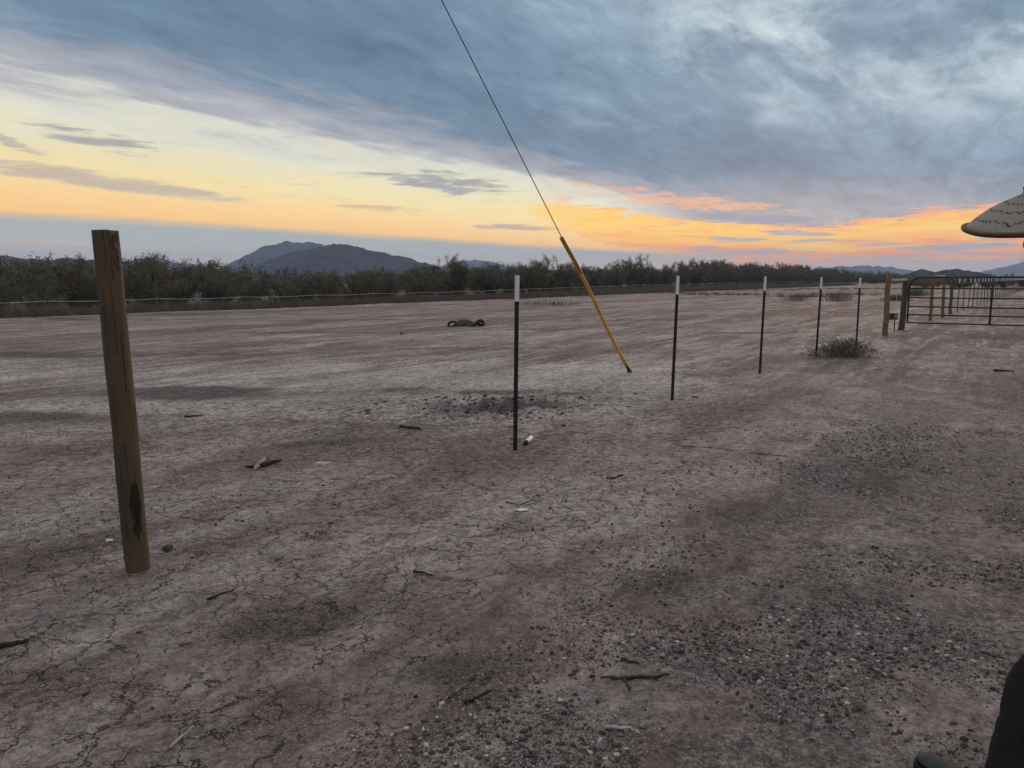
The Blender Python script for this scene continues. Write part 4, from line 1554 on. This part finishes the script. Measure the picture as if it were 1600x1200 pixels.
def scrap(px, py, w, d, label):
    c = at(px, py, .006)
    rr_ = random.Random(int(px * 3 + py))
    bm = bmesh.new()
    n = 11
    ring = []
    for i in range(n):
        a = 2 * math.pi * i / n
        f = rr_.uniform(.7, 1.15)
        ring.append((math.cos(a) * w / 2 * f, math.sin(a) * d / 2 * f, rr_.uniform(.0, .012)))
    top = [bm.verts.new(p) for p in ring]
    ct = bm.verts.new((0, 0, .012))
    bot = [bm.verts.new((p[0], p[1], p[2] - .006)) for p in ring]
    cb = bm.verts.new((0, 0, .004))
    for i in range(n):
        j = (i + 1) % n
        bm.faces.new((top[i], top[j], ct)); bm.faces.new((bot[j], bot[i], cb)); bm.faces.new((top[j], top[i], bot[i], bot[j]))
    me = bpy.data.meshes.new('paper_scrap')
    bm.to_mesh(me); bm.free()
    o = link_mesh('paper_scrap', me, M['plastic'])
    o.location = c
    tag(o, label, 'scrap')


scrap(171, 845.5, .045, .02, 'tiny white scrap just left of the wooden post foot')
scrap(815, 797.5, .10, .045, 'largest white flake on the soil below the nearest steel post')


def rock_mesh(seed, flat=.55):
    bm = bmesh.new()
    bmesh.ops.create_icosphere(bm, subdivisions=2, radius=1)
    for v in bm.verts:
        f = 1 + .65 * mnoise.noise(v.co * 1.2 + Vector((seed, seed * 2, 0))) + .28 * mnoise.noise(v.co * 2.8 + Vector((seed, 0, 0)))
        v.co = Vector((v.co.x * f, v.co.y * f * .7, v.co.z * f * flat))
    me = bpy.data.meshes.new('stone')
    bm.to_mesh(me); bm.free()
    return me


M['stone'] = simple('pale_stone', (0.16, 0.145, 0.13), (0.32, 0.295, 0.27), 40, .9, .002)
M['clod'] = simple('dark_clod', (0.03, 0.024, 0.02), (0.09, 0.07, 0.06), 30, .95, .004)


def rock(px, py, size, label, mat='stone', seed=1, name='stone', cat='stone'):
    me = rock_mesh(seed)
    o = link_mesh(name, me, M[mat], None, False)
    o.location = at(px, py, size * .1)
    o.scale = (size * .8, size * .8, size * .8)
    o.rotation_euler = (0, 0, seed)
    tag(o, label, cat)


rock(262, 857, .045, 'dark crumbly soil clod just right of the wooden post foot', 'clod', 2, 'soil_clod', 'clod')
rock(290, 1111, .020, 'round pale stone in the foreground left of centre', 'stone', 3)
rock(1005, 1133, .022, 'angular grey stone beside the thin grey twig', 'stone', 4)
rock(1336, 961, .022, 'pale stone on the dark gravel at right, upper of a close pair', 'stone', 5)
rock(1325, 976, .018, 'pale stone on the dark gravel at right, lower of a close pair', 'stone', 6)
rock(1428, 1013, .028, 'flat whitish stone on the gravel above the shoe', 'stone', 7)
rock(1446, 1030, .018, 'small whitish stone just below the flat whitish stone', 'stone', 8)
rock(950, 1194, .022, 'tan stone half buried at the bottom edge', 'stone', 9)
rock(1418, 1152, .022, 'grey stone beside the tip of the shoe', 'stone', 10)
rock(628, 522, .10, 'small dark lump on the bare field left of the torn tyre', 'clod', 11, 'soil_clod', 'clod')
rock(973, 1030, .016, 'white stone at the end of the short dark twig', 'stone', 12)
rock(19, 1021, .018, 'small pale stone under the straight dark stick', 'stone', 13)


def build_gravel():
    """loose small gravel of the right-hand strip, too many to count"""
    bm = bmesh.new()
    bmesh.ops.create_icosphere(bm, subdivisions=1, radius=1)
    bv = np.array([v.co[:] for v in bm.verts]); bf = np.array([[v.index for v in f.verts] for f in bm.faces])
    bm.free()
    Vs, Fs, Ts, off = [], [], [], 0
    N = 0
    tries = 0
    while N < 32000 and tries < 400000:
        tries += 1
        d = 1.75 * (9.0 / 1.75) ** rng.random()
        a = rng.uniform(R(-37), R(37))
        x, y = d * math.sin(a), d * math.cos(a)
        sd = gside(x, y)
        cl = float(fbm(np.array(x * 1.3), np.array(y * 1.3 + 30), 3))
        pr = (.08 if sd < -.5 else .08 + .92 * min(1, (sd + .5) / .9)) * min(1, max(.02, (cl - .44) * 7))
        if rng.random() > pr: continue
        sz = .0019 * (1 + rng.pareto(2.3)) * (.8 + .10 * d)
        sz = min(sz, .012)
        v = bv * (1 + rng.normal(0, .30, (len(bv), 1))) * sz * np.array([1, rng.uniform(.6, 1), rng.uniform(.45, .8)])
        ra_ = rng.uniform(0, 6.28)
        ca, sa = math.cos(ra_), math.sin(ra_)
        v = np.stack([v[:, 0] * ca - v[:, 1] * sa + x, v[:, 0] * sa + v[:, 1] * ca + y, v[:, 2] + sz * .2], -1)
        Vs.append(v); Fs.append(bf + off); off += len(bv)
        q = rng.random() * .94 + .06
        Ts.append(np.full(len(bf), .08 + .18 * rng.random() if q < .66 else (.35 + .25 * rng.random() if q < .9 else .8 + .2 * rng.random())))
        N += 1
    for _ in range(420):      # crumbled soil round the dug patch
        x, y = DIG.x + rng.normal(0, .62), DIG.y + rng.normal(0, .5)
        sz = min(.034, .010 * (1 + rng.pareto(2.2)))
        v = bv * (1 + rng.normal(0, .25, (len(bv), 1))) * sz * np.array([1, rng.uniform(.6, 1), rng.uniform(.5, .8)])
        Vs.append(v + np.array([x, y, 0])); Fs.append(bf + off); off += len(bv)
        Ts.append(np.full(len(bf), .08 + .3 * rng.random() ** 2)); N += 1
    V = np.vstack(Vs)
    # drop onto the modelled relief: read the ground mesh back by nearest ring and ray
    from mathutils.bvhtree import BVHTree
    gm = bpy.data.objects['ground'].data
    nco = np.empty(len(gm.vertices) * 3, np.float32); gm.vertices.foreach_get('co', nco); nco = nco.reshape(-1, 3)
    rr_ = np.hypot(nco[:, 0], nco[:, 1])
    dg = bpy.context.evaluated_depsgraph_get()
    go = bpy.data.objects['ground'].evaluated_get(dg)
    k = len(bv)
    for i in range(N):
        c = Vs[i].mean(0)
        hit, loc, nrm, idx = go.ray_cast(Vector((c[0], c[1], 1.0)), Vector((0, 0, -1)), distance=3.0)
        V[i * k:(i + 1) * k, 2] += loc.z if hit else 0.0
    me = np_mesh('gravel', V, np.vstack(Fs))
    attr(me, 'tint', np.concatenate(Ts), 'FACE')
    m, n, b = new_mat('gravel_stone')
    a = n.node('ShaderNodeAttribute', attribute_name='tint').outputs['Fac']
    n.put(b.inputs['Base Color'], n.ramp(a, [(0, (.03, .026, .025, 1)), (.3, (.10, .085, .08, 1)), (.6, (.25, .22, .20, 1)), (1, (.52, .49, .46, 1))]))
    b.inputs['Roughness'].default_value = .9
    b.inputs['Specular IOR Level'].default_value = .2
    o = link_mesh('gravel', me, m)
    tag(o, kind='stuff')


build_gravel()


# ------------------------------------------------------------------ the person at the right border
def skin_obj(name, joints, edges, mat, parent, sub=2, root=0):
    me = bpy.data.meshes.new(name)
    me.from_pydata([j[0] for j in joints], edges, [])
    o = link_mesh(name, me, mat, parent)
    md = o.modifiers.new('skin', 'SKIN')
    md.use_smooth_shade = True
    for v, j in zip(me.skin_vertices[0].data, joints):
        r_ = j[1]
        v.radius = r_ if hasattr(r_, '__len__') else (r_, r_)
    me.skin_vertices[0].data[root].use_root = True
    ss = o.modifiers.new('subdivision', 'SUBSURF')
    ss.levels = ss.render_levels = sub
    return o


def build_person():
    skin = simple('skin', (0.42, 0.25, 0.18), (0.50, 0.31, 0.23), 20, .55, spec=.4)
    cloth = simple('black_trouser_cloth', (0.004, 0.004, 0.005), (0.009, 0.009, 0.010), 60, .9, .002)
    coat = simple('black_jacket_cloth', (0.006, 0.006, 0.007), (0.013, 0.013, 0.015), 50, .85, .003)
    shoe_m = simple('grey_shoe_suede', (0.022, 0.025, 0.030), (0.042, 0.046, 0.052), 40, .8, .001)
    sole_m = simple('dark_sole', (0.008, 0.008, 0.009), (0.016, 0.016, 0.016), 30, .8)
    hair_m = simple('brown_hair', (0.03, 0.018, 0.01), (0.07, 0.04, 0.022), 30, .6, .003, (1, 1, .2))
    straw = None
    # local frame: +y is the way the person faces, +x their right
    toe = at(1436, 1168, .05)
    face = R(20)                                # heading, turned left of straight ahead
    hd = Vector((-math.sin(face), math.cos(face), 0))
    rt = Vector((math.cos(face), math.sin(face), 0))
    lf = toe - hd * .25                         # left ankle
    hatc = at_depth(1657, 335, 2.42)            # middle of the brim, outside the frame
    root_p = Vector((lf.x + .16, lf.y + .16, 0))
    # pelvis sits between foot and head
    e = empty('person', (root_p.x, root_p.y, float(gz(root_p.x, root_p.y))), face)
    inv = Matrix.Translation(e.location) @ Matrix.Rotation(face, 4, 'Z')
    inv = inv.inverted()
    L = lambda p: inv @ Vector(p)
    la = L((lf.x, lf.y, .09)); la.z = .09
    hc = L(hatc)
    px_, py_ = hc.x + .12, hc.y - .09           # pelvis under the head
    pel = Vector((px_, py_ - .03, .93))
    lhip, rhip = pel + Vector((-.085, 0, -.03)), pel + Vector((.085, 0, -.03))
    lknee = lhip.lerp(la, .5) + Vector((.175, .03, .01))
    ra = Vector((pel.x + .13, pel.y + .04, .09))
    rknee = rhip.lerp(ra, .5) + Vector((0, .05, .0))
    chest = pel + Vector((0, .02, .36))
    neck = pel + Vector((0, .03, .53))
    headb = Vector((hc.x, hc.y - .02, neck.z + .10))
    headt = Vector((hc.x, hc.y + .01, hc.z + .04))
    lsh, rsh = chest + Vector((-.17, 0, .10)), chest + Vector((.17, 0, .10))
    # arms bent, hands folded in front (outside the picture)
    lel, rel = lsh + Vector((.04, .04, -.27)), rsh + Vector((.05, .03, -.27))
    lwr, rwr = pel + Vector((.10, .14, .20)), pel + Vector((.17, .17, .16))
    ls = rs = None
    J = [(pel, (.12, .10)), (pel + Vector((0, 0, .18)), (.115, .09)), (chest, (.135, .10)), (neck, (.055, .055)), (headb, (.062, .07)), (headb.lerp(headt, .55), (.074, .092)), (headt, (.066, .082)),
         (lsh, .05), (lel, .04), (lwr, (.027, .022)), (rsh, .05), (rel, .04), (rwr, (.027, .022)),
         (lhip, .085), (lknee, .055), (la + Vector((.03, -.03, 0)), .028), (rhip, .085), (rknee, .055), (ra, .04)]
    E = [(0, 1), (1, 2), (2, 3), (3, 4), (4, 5), (5, 6), (2, 7), (7, 8), (8, 9), (2, 10), (10, 11), (11, 12), (0, 13), (13, 14), (14, 15), (0, 16), (16, 17), (17, 18)]

    def hand(wi, wr, sgn):
        palm = wr + Vector((sgn * .035, .06, -.015))
        k = len(J)
        J.append((palm, (.034, .018))); E.append((wi, k))
        for f, ln in enumerate((.070, .078, .074, .058)):
            off_ = Vector((0, 0, .027 - .018 * f))
            a1 = palm + Vector((sgn * .02, .03, 0)) + off_
            a2 = a1 + Vector((sgn * ln * .45, ln * .35, -.004))
            a3 = a2 + Vector((sgn * ln * .45, -ln * .05, -.006))
            n_ = len(J)
            J.extend([(a1, .0095), (a2, .0085), (a3, .0070)])
            E.extend([(k, n_), (n_, n_ + 1), (n_ + 1, n_ + 2)])
        t1 = palm + Vector((sgn * .0, -.005, .036)); t2 = t1 + Vector((sgn * .025, .022, .016)); n_ = len(J)
        J.extend([(t1, .012), (t2, .0095)]); E.extend([(k, n_), (n_, n_ + 1)])
    hand(9, lwr, 1); hand(12, rwr, -1)
    # nose and ears grow from the head
    hm = headb.lerp(headt, .45)
    body = skin_obj('body', J, E, skin, e, 2, 0)
    fb = MB()
    def blob(c, r3, n1=10, n2=8):
        vs, fs = [], []
        for i in range(n2 + 1):
            p_ = math.pi * i / n2
            for j in range(n1):
                q = 2 * math.pi * j / n1
                vs.append(Vector(c) + Vector((math.sin(p_) * math.cos(q) * r3[0], math.sin(p_) * math.sin(q) * r3[1], math.cos(p_) * r3[2])))
        for i in range(n2):
            for j in range(n1):
                fs.append((i * n1 + j, (i + 1) * n1 + j, (i + 1) * n1 + (j + 1) % n1, i * n1 + (j + 1) % n1))
        fb.add(vs, fs)
    blob(hm + Vector((0, .098, -.025)), (.014, .020, .022))
    blob(hm + Vector((.076, -.005, -.01)), (.010, .018, .030)); blob(hm + Vector((-.076, -.005, -.01)), (.010, .018, .030))
    blob(hm + Vector((0, .082, -.068)), (.026, .012, .008))
    fb.build('face', skin, e, True)
    fb = MB()
    for sx in (-1, 1): blob(hm + Vector((sx * .032, .078, .012)), (.012, .010, .009))
    fb.build('eyes', simple('eye', (.01, .008, .006), (.03, .02, .015), 10, .2), e, True)
    # clothing
    TJ = [(pel + Vector((0, 0, .07)), (.15, .125)), (pel, (.15, .125)), (lhip + Vector((-.005, 0, -.06)), .10), (lknee, .074), (lknee.lerp(la, .62), .068), (la + Vector((.03, -.03, -.06)), (.078, .085)),
          (rhip + Vector((.005, 0, -.06)), .10), (rknee, .074), (rknee.lerp(ra, .62), .068), (ra + Vector((0, -.01, -.035)), (.070, .075))]
    skin_obj('trousers', TJ, [(0, 1), (1, 2), (2, 3), (3, 4), (4, 5), (1, 6), (6, 7), (7, 8), (8, 9)], cloth, e, 3, 1)
    tr_ = [c_ for c_ in e.children if c_.name.startswith('trousers')][0]
    tx = bpy.data.textures.new('folds', 'CLOUDS'); tx.noise_scale = .09; tx.noise_depth = 2
    dm_ = tr_.modifiers.new('folds', 'DISPLACE'); dm_.texture = tx; dm_.strength = .030; dm_.mid_level = .5
    CJ = [(pel + Vector((0, 0, -.07)), (.160, .140)), (pel + Vector((0, .01, .2)), (.15, .12)), (chest, (.165, .125)), (neck + Vector((0, -.01, -.02)), (.075, .075)),
          (lsh, .066), (lel, .056), (lwr.lerp(lel, .1), .043), (rsh, .066), (rel, .056), (rwr.lerp(rel, .1), .043)]
    skin_obj('jacket', CJ, [(0, 1), (1, 2), (2, 3), (2, 4), (4, 5), (5, 6), (2, 7), (7, 8), (8, 9)], coat, e, 2, 1)
    for an in (la, ra):
        mb = MB()
        # last: rows along the foot, rounded toe
        rows = [(-.075, .030, .075), (-.05, .038, .085), (0.0, .040, .095), (.06, .041, .082), (.12, .046, .062), (.17, .047, .054), (.21, .042, .050), (.235, .030, .044), (.247, .014, .034)]
        n = 14
        for (yy, w, h) in rows:
            for j in range(n):
                a = 2 * math.pi * j / n
                ca, sa = math.cos(a), math.sin(a)
                mb.v.append((an.x + w * ca, an.y + yy, max(.016, .02 + (h - .02) * (.5 + .5 * sa) if sa > -.5 else .016)))
        for i in range(len(rows) - 1):
            for j in range(n):
                a0, a1 = i * n + j, i * n + (j + 1) % n
                mb.f.append((a0, a0 + n, a1 + n, a1))
        mb.f.append(tuple(range(n))); mb.f.append(tuple(reversed([(len(rows) - 1) * n + j for j in range(n)])))
        sh_ = mb.build('shoe', shoe_m, e, True)
        ss = sh_.modifiers.new('subdivision', 'SUBSURF'); ss.levels = ss.render_levels = 1
        mb = MB()
        ring = []
        for (yy, w, h) in rows: ring.append((an.x + w * 1.06 + .001, an.y + yy * 1.01))
        ring += [(2 * an.x - x_, y_) for x_, y_ in reversed(ring)]
        n = len(ring)
        mb.add([(x_, y_, z_) for z_ in (-.004, .020) for x_, y_ in ring], [tuple(reversed(range(n))), tuple(range(n, 2 * n))] + [(i, (i + 1) % n, (i + 1) % n + n, i + n) for i in range(n)])
        mb.build('sole', sole_m, sh_)
    HJ = [(headb.lerp(headt, .95) + Vector((0, -.02, 0)), (.078, .088)), (headb.lerp(headt, .5) + Vector((0, -.05, 0)), (.080, .060)), (headb + Vector((0, -.07, -.02)), (.07, .04)), (neck + Vector((0, -.06, -.02)), (.055, .03))]
    skin_obj('hair', HJ, [(0, 1), (1, 2), (2, 3)], hair_m, e, 2, 0)

    # hat: wide drooping straw brim with stitched rows and a brown bound edge
    m, n, b = new_mat('woven_straw')
    o = n.node('ShaderNodeTexCoord').outputs['Object']
    sp = n.node('ShaderNodeSeparateXYZ'); n.put(sp.inputs[0], o)
    rad = n.m('SQRT', n.m('ADD', n.m('MULTIPLY', sp.outputs[0], sp.outputs[0]), n.m('MULTIPLY', sp.outputs[1], sp.outputs[1])))
    ang = n.m('ARCTAN2', sp.outputs[1], sp.outputs[0])
    wav = n.noise(n.xyz(n.m('MULTIPLY', ang, 9.0), n.m('MULTIPLY', rad, 20), sp.outputs[2]), 1.0, 3, .6)
    zig = n.m('MULTIPLY', n.m('ABSOLUTE', n.m('SUBTRACT', n.m('FRACT', n.m('MULTIPLY', ang, 9.0)), .5)), .011)
    row = n.m('FRACT', n.m('MULTIPLY', n.m('ADD', n.m('ADD', rad, zig), n.m('MULTIPLY', n.m('SUBTRACT', wav, .5), .034)), 1 / .034))
    line = n.smooth(n.m('ABSOLUTE', n.m('SUBTRACT', row, .5)), .10, .05)
    line = n.m('MULTIPLY', line, n.smooth(n.noise(n.xyz(n.m('MULTIPLY', ang, 16.0), n.m('MULTIPLY', rad, 60), 0.0), 1.0, 3, .6), .36, .52))
    weave = n.noise(n.xyz(n.m('MULTIPLY', ang, 70.0), n.m('MULTIPLY', rad, 320), sp.outputs[2]), 1.0, 3, .6)
    c = n.mix(n.smooth(weave, .3, .7), (0.15, 0.135, 0.118, 1), (0.33, 0.30, 0.265, 1))
    c = n.mix(n.m('MULTIPLY', line, .9), c, (0.018, 0.015, 0.014, 1))
    n.put(b.inputs['Base Color'], c)
    b.inputs['Roughness'].default_value = .8
    bp = n.node('ShaderNodeBump'); bp.inputs['Strength'].default_value = .7; bp.inputs['Distance'].default_value = .003
    n.put(bp.inputs['Height'], n.m('SUBTRACT', weave, line)); n.put(b.inputs['Normal'], bp.outputs[0])
    straw = m
    Rb = (1657 - 1502) / F * (2.42 / CP) * .79
    rows = [(.0, .145), (.04, .150), (.070, .142), (.088, .115), (.093, .075), (.097, .035), (.105, .012)]
    rise = .74                                       # brim slope
    zc0 = rows[-1][1]
    nb = 14
    for i in range(1, nb + 1):
        f = i / nb
        r_ = .105 + (Rb - .105) * f
        rows.append((r_, .012 - rise * (r_ - .105) * (.82 + .22 * f * f) ))
    n1 = 72
    mb = MB()
    for (r_, z_) in rows:
        for j in range(n1):
            a = 2 * math.pi * j / n1
            wv = .008 * math.sin(3 * a + 1) * max(0, (r_ - .105) / (Rb - .105))
            mb.v.append((r_ * math.cos(a), r_ * math.sin(a) * 1.02, z_ + wv + (.004 * mnoise.noise(Vector((math.cos(a) * 4, math.sin(a) * 4, r_ * 22))) if r_ > .11 else 0)))
    for i in range(len(rows) - 1):
        for j in range(n1):
            a0, a1 = i * n1 + j, i * n1 + (j + 1) % n1
            mb.f.append((a0, a0 + n1, a1 + n1, a1))
    hat = mb.build('hat', straw, e, True)
    so = hat.modifiers.new('thickness', 'SOLIDIFY'); so.thickness = .004; so.offset = -1
    # brim rim level photographed at about y=362 on the far left
    rim = at_depth(1502, 360, 2.42)
    zr = rows[-1][1]
    hat_world = Vector((hatc.x, hatc.y, rim.z - zr))
    hat.location = L(hat_world)
    tilt = Matrix.Rotation(R(3.0), 4, 'X') @ Matrix.Rotation(R(0), 4, 'Y')
    hat.rotation_euler = (R(7.0), 0, -face)
    mb = MB()
    ring = []
    for j in range(n1 + 1):
        a = 2 * math.pi * j / n1
        wv = .008 * math.sin(3 * a + 1)
        ring.append((Rb * 1.003 * math.cos(a), Rb * 1.003 * math.sin(a) * 1.02, zr + wv - .002))
    mb.tube(ring, .0085, 8, False)
    mb.build('brim_binding', simple('brown_binding', (0.075, 0.028, 0.012), (0.12, 0.048, 0.02), 40, .6), hat, True)
    mb = MB()
    ring = [(.097 * math.cos(2 * math.pi * j / 40), .097 * math.sin(2 * math.pi * j / 40), .028) for j in range(41)]
    mb.tube(ring, .009, 8, False)
    mb.build('hat_band', cloth, hat, True)
    tag(e, 'person in black trousers and grey shoes wearing a wide drooping straw hat', 'person')


build_person()


# ------------------------------------------------------------------ evening haze
def build_haze():
    mb = MB()
    mb.box((0, 1500, 75), (9600, 6400, 160))
    m = bpy.data.materials.new('evening_haze')
    m.use_nodes = True
    m.node_tree.nodes.clear()
    n = NT(m.node_tree)
    v = n.node('ShaderNodeVolumePrincipled')
    v.inputs['Color'].default_value = (0.56, 0.72, 1.0, 1)
    v.inputs['Density'].default_value = 0.00021
    o = n.node('ShaderNodeOutputMaterial')
    n.put(o.inputs['Volume'], v.outputs[0])
    o = mb.build('haze', m)
    tag(o, kind='stuff')


build_haze()
